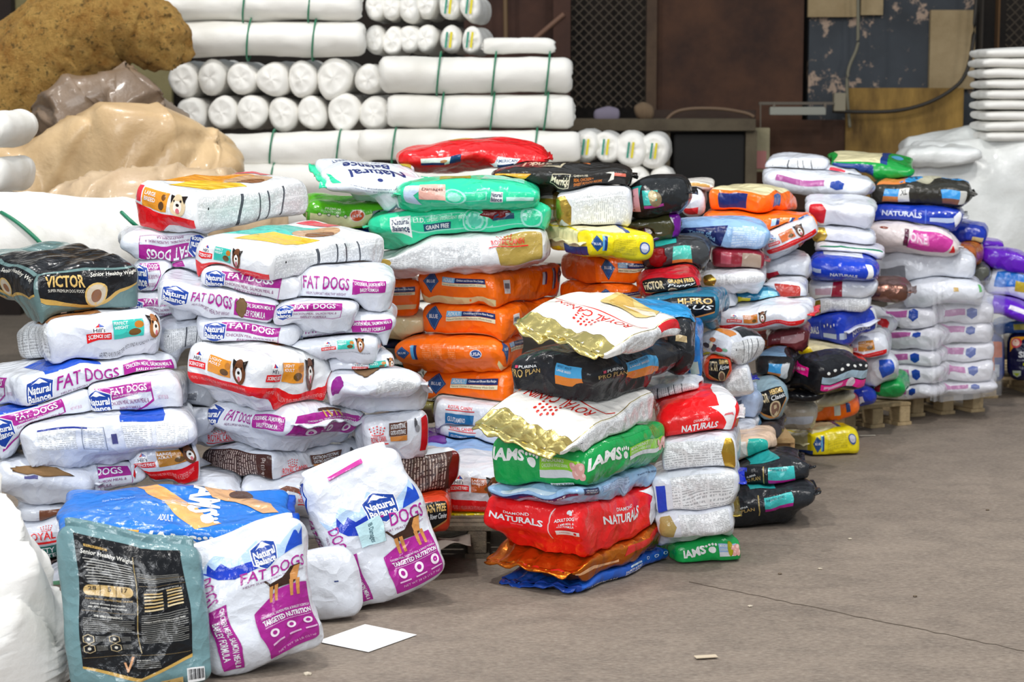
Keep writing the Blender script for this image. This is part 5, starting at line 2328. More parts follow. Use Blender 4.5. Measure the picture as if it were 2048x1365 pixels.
# ---------------------------------------------------------------- A: leftmost pile
B('grey green and black senior sack with gold lettering, topmost of the leftmost pile', '64807f', -60, 655, 85, 640, 292, 612, 92, 7.25, a=-22, tilt=3, g=GA, F='vic', L='vic', T='one|17181b|0.05|0.02|0.95|0.7')
B('white sack with turquoise box and brown dog directly under the grey green senior sack', W0, -70, 712, 95, 720, 328, 686, 76, 7.15, a=-14, g=GA, D=.5, F='hsi', L='txt', T='one|a06a3c|0.02|0.1|0.5|0.5', shape='pillow')
B('white sack with large outlined magenta letters and blue badge across the leftmost pile', W0, -70, 800, 45, 818, 360, 762, 72, 7.05, a=-20, g=GA, D=.5, F='fds', L='fde', T='one|1c50c0|0.14|0.0|0.5|0.45', wr=.8)
B('white sack with magenta band over the two line text at the left picture edge', W0, -80, 892, -12, 908, 213, 836, 72, 7.0, a=-12, g=GA, D=.45, F='fde', T='one|1c50c0|0.14|0.0|0.5|0.45', mx=16)
S('white sack with a slanting magenta panel wedged right of the magenta banded sack', W0, 196, 850, 375, 826, 76, 7.2, g=GA, D=.45, F='fde', shape='block')
S('white sack showing its blue feeding tables and bar code in the leftmost pile', W0, 62, 930, 398, 902, 78, 7.05, g=GA, D=.45, F='txs', T='one|1c50c0|0.55|0|0.8|0.3', q=1.1)
S('torn open white sack with brown paper lining showing at the left edge', W0, -30, 1000, 165, 1018, 80, 7.0, g=GA, F='one|5a5a90|0.3|0.5|0.45|0.6', wr=1.8, patch=[('torn_opening', 'F', .05, .58, .75, .97, '*b08a5c', .35, 'brown paper lining')])
S('torn white sack with magenta title strip and a ripped brown hole on top', W0, 110, 1010, 292, 985, 66, 7.12, g=GA, F='fdn', wr=1.5, patch=[('torn_opening', 'T', .3, .05, .9, .45, '*c29a68', .35, 'brown paper lining')])
S('white sack with rising red foot and orange box between leftmost pile and brown sack', W0, 265, 990, 405, 950, 86, 7.2, g=GA, F='hsd|c8862a|LARGE ADULT', shape='block')
S('white sack with a brown oval peeping out under the torn sacks', W0, 40, 1050, 160, 1045, 42, 7.05, g=GA, F='one|7a4c34|0.3|0.1|0.9|0.8')
S('white sack with red title and dark teal satiety band left of the blue sack', W0, 40, 1138, 215, 1108, 88, 7.05, g=GA, F='rcteal', shape='block')
S('dark brown sack lying low behind the grey green standing sack', '5c4a48', 60, 1160, 230, 1140, 28, 7.0, g=GA)
S('small white sack with red and green square low at the left pile foot', W0, 92, 1250, 200, 1248, 100, 6.75, g=GA, D=.35, F='one|6aa078|0.05|0.15|0.5|0.85 + one|b01018|0.25|0.28|0.9|0.75')
# front row
S('bright blue sack with orange weight banner slumped over the front of the left piles', '1f78d8', 116, 1102, 582, 1108, 60, 6.62, a=2, D=.44, tilt=8, g=GA, F='iamsb', T='iamst', fat=.12, dy=0, q=1.1, seal=(('R', '1c58c8'),))
UP('black and grey green back of a tall sack standing in the front left', '6d8f94', 282, 1392, .435, .445, .13, 14, 3, 3, slope=.05, wr=.8, g=GA, T='vicback', q=1.3, seal=(('K', '6d8f94'),))
UP('white sack with standing dog and magenta foot nearest the sheet of paper', W0, 562, 1352, .375, .40, .19, 14, 13, -9, shape='block', wr=1.2, g=GA, T='fdw|.83|.62|.50', L='fds', q=1.25, seal=(('K', 'e6e8ee'),))
UP('white sack leaning left with magenta foot and blue mountains right of the paper sheet', W0, 800, 1222, .35, .505, .19, 12, 21, -9, shape='block', wr=1.2, g=GA, T='fdw|.62|.46|.34 + lab|c0e2e8|.34|.38|.58|.56|IB Damages|-90|2c5a68 + -one|c83a9a|.40|.0|.75|.05', L='fds', q=1.25, seal=(('K', 'e6e8ee'),))
UP('plain white sack back standing behind the sack with the dog', W0, 664, 1250, .24, .23, .13, 12, 10, -8, g=GA, T='one|3a4a80|0.6|0.5|0.66|0.52')
UP('white and brown torn paper sack between the two front standing sacks', 'dfe3ee', 424, 1322, .17, .30, .10, 8, 2, -5, g=GA, T='one|7a6258|0.05|0.1|0.45|0.8', wr=1.5)
# ---------------------------------------------------------------- B: second pile
B('white sack with red foot, orange box and pale puppy, topmost of the second pile', 'eceef0', 268, 440, 392, 470, 616, 440, 84, 7.6, a=42, g=GB_, F='hsq|e8962a', R='hill_side', T='hst|e89a2a', dy=4)
S('white sack lying upside down with blue badge under the puppy sack', W0, 240, 515, 412, 522, 54, 7.7, g=GB_, F='-fdn')
B('white sack with turquoise box and golden retriever below the puppy sack', 'eceef0', 388, 520, 546, 580, 770, 525, 72, 7.35, a=38, g=GB_, F='hsd|39c1b2|PERFECT WEIGHT', R='hill_side', T='hst|39c1b2', dy=4)
S('crumpled white sack with short magenta bar behind the retriever sack', W0, 340, 562, 430, 558, 44, 7.75, g=GB_, F='one|a81f8e|0.0|0.5|0.3|0.9', wr=1.8)
S('white sack with slanting badge text squeezed beside the retriever sack', W0, 272, 585, 345, 575, 62, 7.7, g=GB_, F='fde')
S('white sack with magenta band right of the grey green senior sack', W0, 250, 640, 402, 632, 52, 7.65, g=GB_, F='fde')
S('grey shaded white sack with badge directly beneath the retriever sack', 'e2e4ea', 403, 575, 600, 604, 50, 7.42, g=GB_, F='fdn')
S('white sack with big magenta letters and a torn brown flap', W0, 318, 618, 550, 655, 64, 7.4, g=GB_, F='fds', shape='block', patch=[('torn_flap', 'F', .64, .22, .76, .95, '*9a7a50', .25, 'brown paper showing')])
S('white sack with magenta letters, uppermost right half of the second pile', W0, 556, 600, 782, 607, 62, 7.5, g=GB_, F='fds')
S('white sack with badge and magenta bar, second in the right half of the second pile', W0, 548, 655, 712, 645, 48, 7.42, g=GB_, F='fdn')
S('white sack with magenta letters, third in the right half of the second pile', W0, 560, 698, 790, 676, 64, 7.5, g=GB_, F='fds')
S('white sack with magenta title bar above the boxer dog sack', W0, 395, 682, 612, 704, 54, 7.4, g=GB_, F='fdn')
S('white sack with black ruled lines and bar code left of the boxer dog sack', W0, 315, 712, 468, 706, 66, 7.5, g=GB_, F='hill_side', seal=(('R', 'e6e8ee'),))
S('thin white sack with turquoise weight box above the small breed sack', W0, 585, 724, 758, 716, 42, 7.45, g=GB_, F='hsi|39c1b2|PERFECT WEIGHT')
S('small white sack with turquoise box beside the boxer dog sack', W0, 652, 758, 778, 748, 44, 7.5, g=GB_, F='hsi|39c1b2|SMALL ADULT')
B('white sack with red foot and two boxer dogs in the middle of the second pile', 'eceef0', 362, 780, 505, 812, 676, 796, 98, 7.15, a=42, g=GB_, F='hsd|e8962a|LIGHT ADULT', R='hsd|e8962a|LIGHT ADULT', T='one|c07a50|0.4|0.5|0.7|0.8')
S('white sack with ripped top and purple end right of the boxer dog sack', W0, 660, 818, 843, 822, 72, 7.45, g=GB_, F='two|8a1f86|0.12 + one|#|0.55|0.2|0.92|0.75', wr=1.6, patch=[('torn_opening', 'T', .25, .02, .6, .3, '*9a7a58', .3, 'brown paper lining')])
B('rounded white sack with magenta nutrition panel below the boxer dog sack', W0, 412, 868, 568, 895, 738, 885, 84, 7.2, a=38, g=GB_, F='fds', R='fdm', shape='pillow', fat=.2)
S('crumpled white sack end left of the rounded magenta panel sack', W0, 338, 882, 432, 880, 62, 7.4, g=GB_, F='one|6a6f78|0.2|0.4|0.4|0.6', wr=1.6)
S('white sack end with grey bar code left of the boxer dog sack foot', W0, 330, 824, 436, 822, 64, 7.55, g=GB_, F='one|8a8e98|0.35|0.35|0.6|0.6')
S('white and brown gusseted sack just below the crumpled white end', W0, 345, 900, 480, 896, 44, 7.5, g=GB_, F='two|5a3428|0.3 + rcl|.5|.3|.4|.3')
B('white sack with brown and orange box and red end beside the glutamine sacks', W0, 705, 925, 738, 936, 874, 905, 92, 7.5, a=-12, D=.45, g=GB_, F='rcg|1', shape='block')
B('chocolate brown text sack with white front in the lower second pile', W0, 402, 962, 552, 980, 738, 950, 76, 7.3, a=40, g=GB_, F='brown|w', R='rcg')
B('dark brown text sack with blackish red end above the black salmon sack', W0, 742, 1002, 770, 1005, 920, 985, 86, 7.55, a=-10, D=.45, g=GB_, F='brown + ends|6a1410|.86', T='one|e9ecf2|0|0|1|1')
S('white sack with brown arc and red title behind the blue sack', W0, 480, 1050, 650, 1040, 88, 7.3, g=GB_, F='rcbr', shape='block', fat=.1)
S('white sack with orange egg picture behind the blue sack', W0, 352, 1020, 486, 1020, 58, 7.22, g=GB_, F='egg')
S('white sack buried below the egg sack behind the blue sack', W0, 360, 1085, 660, 1090, 62, 7.35, g=GB_, D=.4)
S('black sack with gold lettering and orange red foot beside the leaning sack', 'd8401c', 782, 1088, 908, 1066, 76, 7.5, g=GB_, F='vic2|GRAIN FREE|Yukon River Canine', shape='block')
S('sky blue sack corner with white letters left of the black salmon sack', '2a8cc8', 742, 1062, 815, 1042, 58, 7.45, g=GB_, F='one|e8f0f8|0.5|0.3|0.9|0.55')
S('white sack with brown panel and black and white dog over red', W0, 888, 1020, 1005, 1024, 84, 7.9, g=GB_, F='hsd|b8581c|LARGE BREED', shape='block')
S('yellow sack with small black print on the front pallet', 'e8d410', 888, 1066, 1005, 1064, 50, 7.9, g=GB_, F='one|~e8d4105a5418|0.1|0.2|0.6|0.8')
# ---------------------------------------------------------------- orange stack
B('bright orange sack with blue diamond, topmost of the orange stack', OR, 840, 600, 995, 607, 1160, 580, 60, 8.6, a=30, g=GC, F='bluef', R='blues', wr=.7, D=.62)
B('bright orange sack with blue diamond, second of the orange stack', OR, 846, 668, 1008, 676, 1160, 650, 62, 8.6, a=28, g=GC, F='bluef', R='blues', wr=.7, D=.6)
B('orange sack lying with its long side and round seal to the front', OR, 782, 742, 1000, 744, 1075, 722, 64, 8.55, a=16, g=GC, F='blues2', R='bluef', shape='pillow', wr=.7, D=.4)
B('orange sack with blue diamond, lowest of the orange stack', OR, 844, 802, 1010, 810, 1150, 790, 68, 8.55, a=28, g=GC, F='bluef', R='blues', wr=.7, D=.6)
S('orange sack half hidden left of the topmost orange sack', OR, 700, 622, 843, 620, 62, 8.75, g=GC, F='bluef', shape='block', wr=.7)
S('cream coloured sack underside left of the orange stack', 'ebe0b0', 740, 682, 850, 680, 56, 8.8, g=GC)
S('navy blue sack sliver under the cream sack', '1c2848', 740, 702, 850, 700, 24, 8.85, g=GC)
S('dark green puppy food sack left of the lowest orange sack', '0e5a48', 745, 795, 855, 792, 50, 8.8, g=GC, F='one|c8843c|0.0|0.0|0.3|1.0 + one|e8f0e8|0.45|0.5|0.85|0.68')
S('olive gold sack end under the dark green sack', '8a8448', 740, 832, 880, 836, 32, 8.7, g=GC)
S('upper white sack with blue glutamine band below the orange stack', W0, 872, 850, 1015, 862, 48, 8.5, g=GC, F='rcglut', shape='block')
S('lower white sack with blue glutamine band below the orange stack', W0, 870, 892, 1015, 904, 46, 8.5, g=GC, F='rcglut', shape='block')
S('pale blue wild game sack under the glutamine sacks', '8cb0e0', 800, 938, 1000, 944, 50, 8.35, g=GC, F='tows', wr=1.3)
S('violet sack edge between red ended sack and pale blue sack', '6a2a90', 800, 908, 890, 900, 18, 8.4, g=GC)
B('glossy orange sack with diamond under the yellow sack', OR, 1155, 564, 1192, 574, 1288, 576, 60, 8.9, a=-30, g=GC, F='bluef', L='one|e0601a|.1|.1|.9|.9', wr=.8)
B('glossy orange sack with diamond, lower of the two by the red black sack', OR, 1150, 612, 1188, 628, 1284, 624, 52, 8.85, a=-30, g=GC, F='bluef', wr=.9)
S('blue sack edge showing beside the green sack', '1c3fa0', 640, 484, 775, 484, 28, 8.9, g=GC)
# ---------------------------------------------------------------- C: middle top
S('long white sack with gold pinched end and red title above the orange stack', 'e8e8ea', 775, 562, 1098, 530, 72, 8.55, g=GC, F='one|#|0.05|0.08|0.60|0.92 + two|c8a850|0.02 + ends|b59a4c|.72 + rcl|.66|.62|.2|.16', D=.4, shape='block', seal=(('L', '!c8a040'),), pinch='L')
S('teal sack with white title box and red tape on its upper edge', '30d8a2', 752, 488, 1098, 464, 62, 8.6, g=GC, F='nbteal', patch=[('red_tape', 'F', .58, .45, .80, .99, 'b0141c', .4, 'glossy red tape')], T='one|c8dcf4|0.1|0.1|0.4|0.6')
S('teal sack with pink damage label, upper of the two teal sacks', '30d8a2', 800, 425, 1080, 428, 64, 8.5, a=0, g=GC, F='nbteal2 + lab|f0b8a8|.14|.30|.34|.98|Damages', T='one|9aa838|0.3|0.2|0.5|0.7 + one|8fe4cc|0.6|0.2|0.9|0.8', fat=.2, D=.45)
B('puffed white sack with teal ends and upside down navy lettering', 'e8eef6', 600, 392, 660, 404, 862, 412, 46, 8.55, a=-14, D=.44, tilt=14, g=GC, T='nbtop', F='nbtopside', shape='pillow', fat=.45, seal=(('L', '30d8a2'),), q=1.0)
S('lime green and cream sack with orange disc', '5cc01c', 608, 452, 788, 462, 58, 8.8, g=GC, F='green', shape='block')
S('glossy red sack with white label, highest of all in the middle pile', 'e81c20', 795, 352, 1082, 348, 64, 9.1, g=GC, F='redab', T='redabt', fat=.35, wr=1.5, D=.5, seal=(('R', 'd01c20'),))
S('dark grey sack with orange corner and cream scroll logo', '2c2a28', 985, 384, 1262, 376, 48, 8.8, g=GC, F='mer', T='mert', fat=.3, D=.5)
S('gold edged silver text sack under the dark grey scroll sack', {'*': 'dfe2e8', 'L': '!c8a040', 'K': '!c8a040'}, 1112, 450, 1264, 440, 64, 8.7, g=GC, F='two|!c8a850|0.16 + one|%|0.24|0.05|0.98|0.95', shape='block')
S('white sack with olive gold top between teal and silver sacks', 'e4e2dc', 1060, 452, 1140, 452, 66, 8.95, g=GC, F='one|8a9a30|0|0.6|0.5|1 + one|b09a3a|0.5|0.5|1|1')
S('black sack with teal fields and pink label at the right of the middle pile', '26282a', 1258, 438, 1390, 424, 70, 8.9, g=GC, F='pt + lab|eaa8b0|.03|.08|.24|.9|IB Damages|90', fat=.2)
B('yellow sack with cream top and little blue diamond', 'fbe414', 1088, 502, 1170, 526, 1308, 522, 62, 8.5, a=-25, D=.5, g=GC, F='yel', L='one|ece2b0|0.1|0.2|0.8|1 + one|1c3f88|0.5|0|0.95|0.4', T='creamtop')
S('dark olive sack under the teal and black sack', '4a4a2c', 1215, 472, 1345, 470, 32, 9.0, g=GC)
S('narrow purple sack with white table pointing up right', '7a1ca0', 1288, 486, 1370, 458, 38, 9.0, mx=28, g=GC, F='one|#|0.1|0.2|0.8|0.75')
# ---------------------------------------------------------------- D: front corner stack
GI = '!dccb80'
B('gold sealed white sack with red lettering, topmost of the front corner stack', {'*': 'e2e0dc', 'F': GI, 'L': GI, 'T': GI}, 1034, 652, 1222, 736, 1348, 695, 52, 7.05, a=33, tilt=8, g=GD_, R='one|%|0.15|0.1|0.98|0.9 + one|d01820|0.7|0.5|0.98|0.98', T='rctop', pinch='F', seal=(('F', GI),), mx=14, q=1.15, D=.47, fat=.05)
B('black sack with blue and orange rectangle below the topmost gold sealed sack', '26272b', 1018, 770, 1196, 794, 1378, 746, 76, 7.15, a=32, g=GD_, F='pp|4aa8e0|e0822c|.55', R='pp|4aa8e0|e0822c|.36', shape='pillow', fat=.15)
B('gold sealed white sack with red lettering, lower one above the green sack', {'*': 'e2e0dc', 'F': GI, 'L': GI, 'T': GI}, 952, 854, 1136, 924, 1310, 860, 60, 7.0, a=33, tilt=9, g=GD_, R='one|%|0.1|0.1|0.98|0.9', T='rctop', pinch='F', seal=(('F', GI),), mx=14, q=1.15, D=.62, fat=.1)
B('green sack with white lettering and chicken pieces in the front corner stack', '10a44e', 984, 948, 1186, 976, 1334, 916, 84, 7.05, a=30, g=GD_, F='iamsend', R='iams|.0', T='one|18a050|0|0|1|1', D=.6)
B('ice blue wild game sack under the green sack', '9cc4ec', 980, 1000, 1162, 1010, 1328, 955, 40, 7.05, a=30, g=GD_, F='tow', R='tows', shape='pillow', wr=1.3, D=.6)
B('large glossy red dog food sack near the bottom of the front corner stack', 'f0161a', 977, 1080, 1168, 1110, 1326, 1046, 92, 7.05, a=32, g=GD_, F='dia', R='dias', T='diat', D=.66)
B('copper foil sack under the large red sack', '!d0701c', 982, 1142, 1166, 1172, 1318, 1092, 64, 7.08, a=32, g=GD_, F='copper', R='copper', D=.62, pinch='F', wr=1.4, shape='pillow', seal=(('F', '!d0701c'),))
B('royal blue sack lying on the floor, lowest of the front corner stack', '1c5cc4', 1010, 1162, 1172, 1188, 1330, 1126, 34, 7.12, a=32, g=GD_, F='one|1440a0|0|0|1|1', R='am', D=.62, pinch='F', shape='pillow', seal=(('F', '1848a8'),))
S('black upright fold of a sack behind the topmost gold sealed sack', '26282b', 1335, 750, 1392, 750, 108, 7.7, g=GE, D=.4, F='one|c9b284|0.3|0.55|0.75|0.7')
S('bright blue sack end with round pale emblem', '1c78c8', 1378, 778, 1408, 776, 112, 7.95, g=GE, D=.4, F='one|b0c8c0|0.1|0.1|0.8|0.4')
S('sky blue banner edge of a sack behind the gold sealed sack', '2a90cc', 1230, 640, 1372, 655, 34, 7.75, g=GE, D=.4, mx=20)
# ---------------------------------------------------------------- G: stacks behind the corner
S('white sack with grey ruled lines above the red and white sack', W0, 1265, 806, 1398, 800, 44, 7.8, g=GE, F='hill_side')
S('glossy red sack with white torn end above the gold trimmed text sack', 'ee1c20', 1306, 878, 1470, 868, 74, 7.6, g=GE, F='dred', T='ends|f0eff2|.72', fat=.0, wr=1.4)
S('white text sack with gold end, upper of the three under the red white sack', W0, 1322, 948, 1482, 940, 68, 7.55, g=GE, F='one|#|0.04|0.06|0.84|0.94 + ends|!c8a040|.86', shape='block')
S('white text sack with royal blue end and blue stripe', W0, 1310, 1026, 1480, 1008, 72, 7.5, g=GE, F='one|1c3fc0|0|0|0.14|0.7 + one|#|0.22|0.06|0.96|0.94', shape='block', seal=(('R', '1430c0'),))
S('white text sack with khaki ends directly above the small green sack', W0, 1312, 1088, 1472, 1066, 66, 7.5, g=GE, F='two|b09a5c|0.16 + one|#|0.26|0.06|0.94|0.94', shape='block', seal=(('R', '!b09a4c'),))
B('small green sack with blue band on the floor behind the front corner stack', '10a44e', 1314, 1128, 1362, 1142, 1492, 1106, 56, 7.55, a=-18, D=.36, g=GE, F='iams|.10|9ab8e0', patch=[('yellow_sticker', 'F', .76, .3, .86, .8, 'e0d830', .05, 'yellow offer sticker')])
S('black sack with turquoise and magenta box lying on the floor', '26282c', 1462, 1058, 1642, 1026, 68, 8.2, a=-6, g=GE, F='pteal', fat=.15, T='one|2a9c9c|0.3|0.1|0.6|0.7', dy=6)
S('black sack with turquoise and magenta box on top of its twin', '26282c', 1474, 992, 1620, 972, 62, 8.3, a=-4, g=GE, F='pteal', fat=.15, T='one|2a9c9c|0.2|0.1|0.6|0.7')
S('peach and teal puppy sack above the two black sacks', 'efd0b4', 1440, 926, 1550, 918, 44, 8.45, g=GE, F='ends|2ab4a8|.55 + one|f6f0ea|0.3|0.2|0.5|0.8')
S('charcoal sack with raspberry square above the wooden crate', '3a3436', 1505, 888, 1564, 880, 34, 8.9, g=GE, F='one|c04a64|0.5|0.2|0.95|0.8', q=.6)
S('white sack with violet stripe left of the raspberry square sack', W0, 1450, 886, 1512, 884, 34, 8.7, g=GE, F='one|9a30b0|0|0.4|0.5|0.8', q=.6)
B('yellow sack with blue diamond lying on the bare floor', 'fbe414', 1565, 900, 1628, 917, 1728, 892, 52, 9.9, a=-22, D=.5, g=GF, F='yel', L='one|ece2b0|0.2|0.3|0.9|1 + one|1c3f88|0.6|0|1|0.3', T='creamtop', dy=4)
S('orange sack with blue labels right of the cardboard coloured sack', OR, 1604, 846, 1714, 842, 52, 10.2, g=GF, F='one|e8c8b0|.2|.3|.3|.6 + one|d8e4f0|.6|.25|.7|.75 + one|1c3f88|.8|.3|.88|.8', T='one|e8dcc0|0.2|0.1|0.9|0.9')
S('dark patterned sack with grey lettering standing proud at the front of the right pile', '8aa4b0', 1506, 844, 1582, 826, 64, 9.0, a=-8, g=GF, F='vic2|HERITAGE|Classic', fat=.2)
S('light blue sack with a large letter left of the dark patterned sack', 'b4c8e8', 1460, 832, 1518, 832, 46, 8.85, g=GF, F='one|5a6888|0.2|0.2|0.4|0.9')
S('steel blue sack under the light blue letter sack', '3c6480', 1464, 866, 1524, 868, 36, 8.95, g=GF)
S('beige and white sack squeezed under the orange sack', 'cfc6b4', 1515, 870, 1635, 868, 60, 9.7, g=GF, F='one|dce4f2|0|0|1|0.4', wr=1.4)
B('white text sack with blue rim in the middle of the right pile', W0, 1436, 792, 1444, 800, 1516, 788, 62, 8.6, a=-8, D=.4, g=GF, F='one|#|0.05|0.08|0.92|0.92', T='one|e9ecf2|0|0|1|1', seal=(('R', '2030b0'),))
S('black sack with orange red foot left of the blue rimmed sack', 'd8401c', 1396, 766, 1458, 764, 54, 8.5, g=GF, F='vic2|GRAIN FREE|Active')
S('grey sack with a printed hand left below the blue rimmed sack', '6a6c74', 1385, 806, 1452, 802, 44, 8.5, g=GF, F='one|d09a80|0.2|0.5|0.6|0.95')
B('silver white sack with a collage of colours and black ruled side', W0, 1385, 716, 1452, 736, 1514, 728, 62, 8.5, a=35, g=GF, F='collage', R='hill_side', T='one|e08a3a|0.2|0.1|0.8|0.3 + one|26282a|0.4|0.4|0.95|0.9', shape='pillow')
S('teal and black sack with silvery lettering behind the gold sealed sack', '1c6c8c', 1290, 664, 1434, 646, 60, 8.4, a=8, g=GF, F='vic2|HI-PRO|PLUS', shape='block')
S('crimson and black puppy sack right of the orange stack', 'c01424', 1282, 610, 1406, 594, 56, 8.7, g=GF, F='vic2|GRAIN FREE|Puppy')
S('charcoal sack with turquoise box and red tape right of the yellow sack', '3a3c3e', 1286, 548, 1424, 544, 66, 8.95, g=GF, F='one|4cc0b0|.45|.35|.72|.8 + one|c8843c|.45|.2|.72|.35', T='one|2ca8a0|.2|.0|.5|.8', fat=.15, patch=[('red_tape', 'F', .06, .05, .38, .99, 'c0141c', .3, 'glossy red tape')])
S('navy and ice blue game sack right of the purple sack', '94bce8', 1346, 490, 1532, 502, 54, 9.3, g=GF, F='navy', wr=1.2)
S('maroon glossy sack under the navy and ice blue sack', '8c2030', 1418, 536, 1524, 544, 46, 9.3, g=GF, F='one|a08c7c|.6|.1|.98|.8 + one|b85060|.2|.3|.4|.8')
S('silver sack with gold left end under the maroon sack', 'e2e4ea', 1398, 582, 1528, 578, 42, 9.2, g=GF, F='two|!c8a850|0.18 + one|#|.25|.1|.95|.9')
S('crumpled white sack with faint ruled lines below the silver gold sack', W0, 1408, 652, 1476, 645, 66, 9.25, g=GF, F='hill_side', wr=1.6)
S('white sack with orange box and dog in the centre of the right pile', W0, 1432, 670, 1618, 655, 50, 9.1, a=6, g=GF, F='hsd|c87a34|LARGE ADULT', seal=(('R', 'd8141c'),))
S('teal sack with yellow square and pale blue tear', '1878a0', 1462, 622, 1560, 626, 44, 9.35, g=GF, F='one|e0d030|.1|.2|.4|.6 + ends|8cd0e4|.6')
S('white sack with dark red picture right of the teal yellow sack', W0, 1540, 612, 1620, 606, 44, 9.4, g=GF, F='one|b03028|.3|.2|.9|.9')
S('maroon sack with pale big lettering under the orange box sack', '7a2c34', 1536, 694, 1620, 688, 36, 9.4, g=GF, F='one|c89aa0|.35|.3|.9|.7')
S('red brown sack left under the maroon lettered sack', 'b82c28', 1500, 706, 1600, 706, 30, 9.5, g=GF, F='one|e8903c|0|.3|.3|.9')
B('royal blue sack with white lettering in front of the shrink wrapped pallet', '1438b8', 1612, 684, 1690, 690, 1748, 652, 54, 10.0, a=36, g=GF, F='natu', R='natus', seal=(('R', 'dfe2f0'),))
S('pale silver sack resting on the royal blue lettered sack', 'dadce4', 1612, 638, 1745, 630, 44, 10.1, g=GF, F='one|!b09a3c|0|.2|.16|.9 + one|#|.2|.1|.95|.9', fat=.2)
S('yellow ended cream sack between black pink sack and royal blue sack', 'e8dcae', 1562, 716, 1702, 732, 32, 9.9, g=GF, F='two|f0d010|.34 + one|c88a5c|.45|.3|.75|.6', mx=16)
B('glossy black sack with hot pink banner in the right pile', '1c1c20', 1574, 778, 1644, 796, 1708, 776, 70, 9.3, a=34, g=GF, F='ppk', R='ppk2', wr=1.3)
S('black sack with blue orange size box left of the hot pink banner sack', '2a2a2c', 1508, 778, 1580, 782, 72, 9.2, a=5, g=GF, F='blk', T='one|94bce0|.1|.1|.7|.5 + one|d8803a|.1|.5|.7|.9', fat=.15, wr=1.4)
S('black empty looking sack under the hot pink banner sack', '1c1c20', 1560, 808, 1650, 806, 30, 9.45, g=GF, wr=1.5)
S('brown black sack with orange picture right of the hot pink banner', '3a3228', 1650, 796, 1738, 770, 40, 9.9, g=GF, F='one|c8803c|.4|.3|.65|.8', mx=20)
S('white sack with red foot and tan box right of the yellow ended sack', W0, 1685, 724, 1778, 714, 48, 10.3, a=4, g=GF, F='hsd|c8862a|ADULT|0', shape='block')
S('plain white sack with blue end over the bright green sack', W0, 1728, 772, 1796, 764, 54, 10.4, g=GF, F='ends|1c50c0|.55', fat=.2)
S('bright green sack with maroon spot on the wooden pallet', '12a04c', 1748, 808, 1815, 800, 46, 10.5, g=GF, F='one|9a1c24|0|.4|.25|1', fat=.2)
S('cobalt blue glossy sack at the right pile foot', '1c3cc4', 1695, 824, 1756, 812, 42, 10.4, g=GF, F='one|d8e0f0|.4|.1|.6|.5')
S('red and cream sack tip with green edge above the cobalt sack', 'e03024', 1684, 758, 1732, 754, 36, 10.0, g=GF, F='ends|18a048|.7')
S('beige sack under the brown black sack', 'd8d0b8', 1640, 824, 1720, 806, 30, 10.1, g=GF)
# ---------------------------------------------------------------- H: upper right and far
B('cream topped orange sack, uppermost orange one of the right pile', OR, 1408, 414, 1530, 428, 1614, 430, 50, 9.8, a=20, g=GH, D=.5, F='one|1c2c70|.2|.2|.7|.8', T='one|ece2b4|0|0|1|1', R='one|3a6ab8|.2|.3|.4|.8', fat=.3)
S('glossy orange sack under the cream topped orange sack', OR, 1412, 470, 1622, 476, 46, 9.75, g=GH, F='one|1c2f68|.25|.55|.48|.72 + blues')
S('white sack with red flap left of the cream topped orange sack', W0, 1366, 436, 1416, 432, 52, 9.9, g=GH, F='one|e02c30|0|0|.7|.35')
S('long white sack with gold and brown marks behind the black teal sack', 'ece8e0', 1345, 388, 1425, 386, 24, 10.0, g=GH, F='one|c89a50|.3|.4|.9|.8')
S('white sack with red corner lying diagonally in the right pile', W0, 1528, 520, 1640, 470, 46, 9.65, mx=32, g=GH, F='hsd|d8703c|ADULT', shape='block')
S('plain white crumpled sack with red spot beneath the diagonal sack', W0, 1528, 582, 1628, 570, 62, 9.75, g=GH, F='one|c01c30|0|0|.3|.5', wr=1.3)
S('long white sack with faint magenta bar on the upper right', W0, 1530, 388, 1748, 408, 50, 10.8, g=GH, F='fdmini', fat=.2)
S('white sack with ruled lines at the back left of the far pile', W0, 1528, 352, 1655, 350, 40, 11.0, g=GH, F='hill_side', fat=.1)
S('white and red crumpled sack between the ruled sack and green sack', W0, 1630, 366, 1722, 372, 34, 11.0, g=GH, F='one|e04050|.3|.5|.6|.9 + one|2a3470|.35|.1|.8|.45', wr=1.6)
S('green and navy sack with cream top, highest of the far pile', '14a040', 1664, 348, 1828, 358, 30, 11.2, g=GH, F='one|1c3f88|0|0|.5|.9', T='creamtop|1c3f88', fat=.4, tilt=8)
S('black sack with blue orange size boxes on the far pile', '33322c', 1740, 410, 1942, 416, 52, 11.0, g=GH, F='ppx', T='ppt', fat=.2, wr=1.3)
S('royal blue sack with white end under the black size box sack', '1438b0', 1742, 448, 1928, 454, 40, 10.95, g=GH, F='natu + ends|e8eaf2|.93')
S('white sack with bright pink field slanting down the far pile', 'e8dcdc', 1732, 496, 1912, 530, 58, 10.85, mx=22, g=GH, F='pinky')
S('orange brown sack tip right of the pink field sack', 'b8642c', 1905, 534, 1958, 532, 42, 11.1, g=GH)
S('blue sack with cream corner on the far pile', '1838b8', 1898, 484, 1968, 496, 42, 11.3, g=GH, F='one|d8c890|.6|.1|.95|.4')
S('violet sack hanging over the far right of the pile', '6a1cc4', 1952, 530, 2060, 548, 38, 11.5, mx=20, g=GH)
S('small violet sack edge above the long violet sack', '6a1cc4', 1950, 508, 2005, 512, 28, 11.7, g=GH)
S('white sack with red left end in the upper right pile', W0, 1612, 440, 1748, 446, 44, 10.3, g=GH, F='two|c81c28|.24', wr=1.2)
S('white sack with crumpled gold tip under the red ended sack', W0, 1620, 488, 1748, 506, 48, 10.3, g=GH, F='two|!d0b050|.22', wr=1.4)
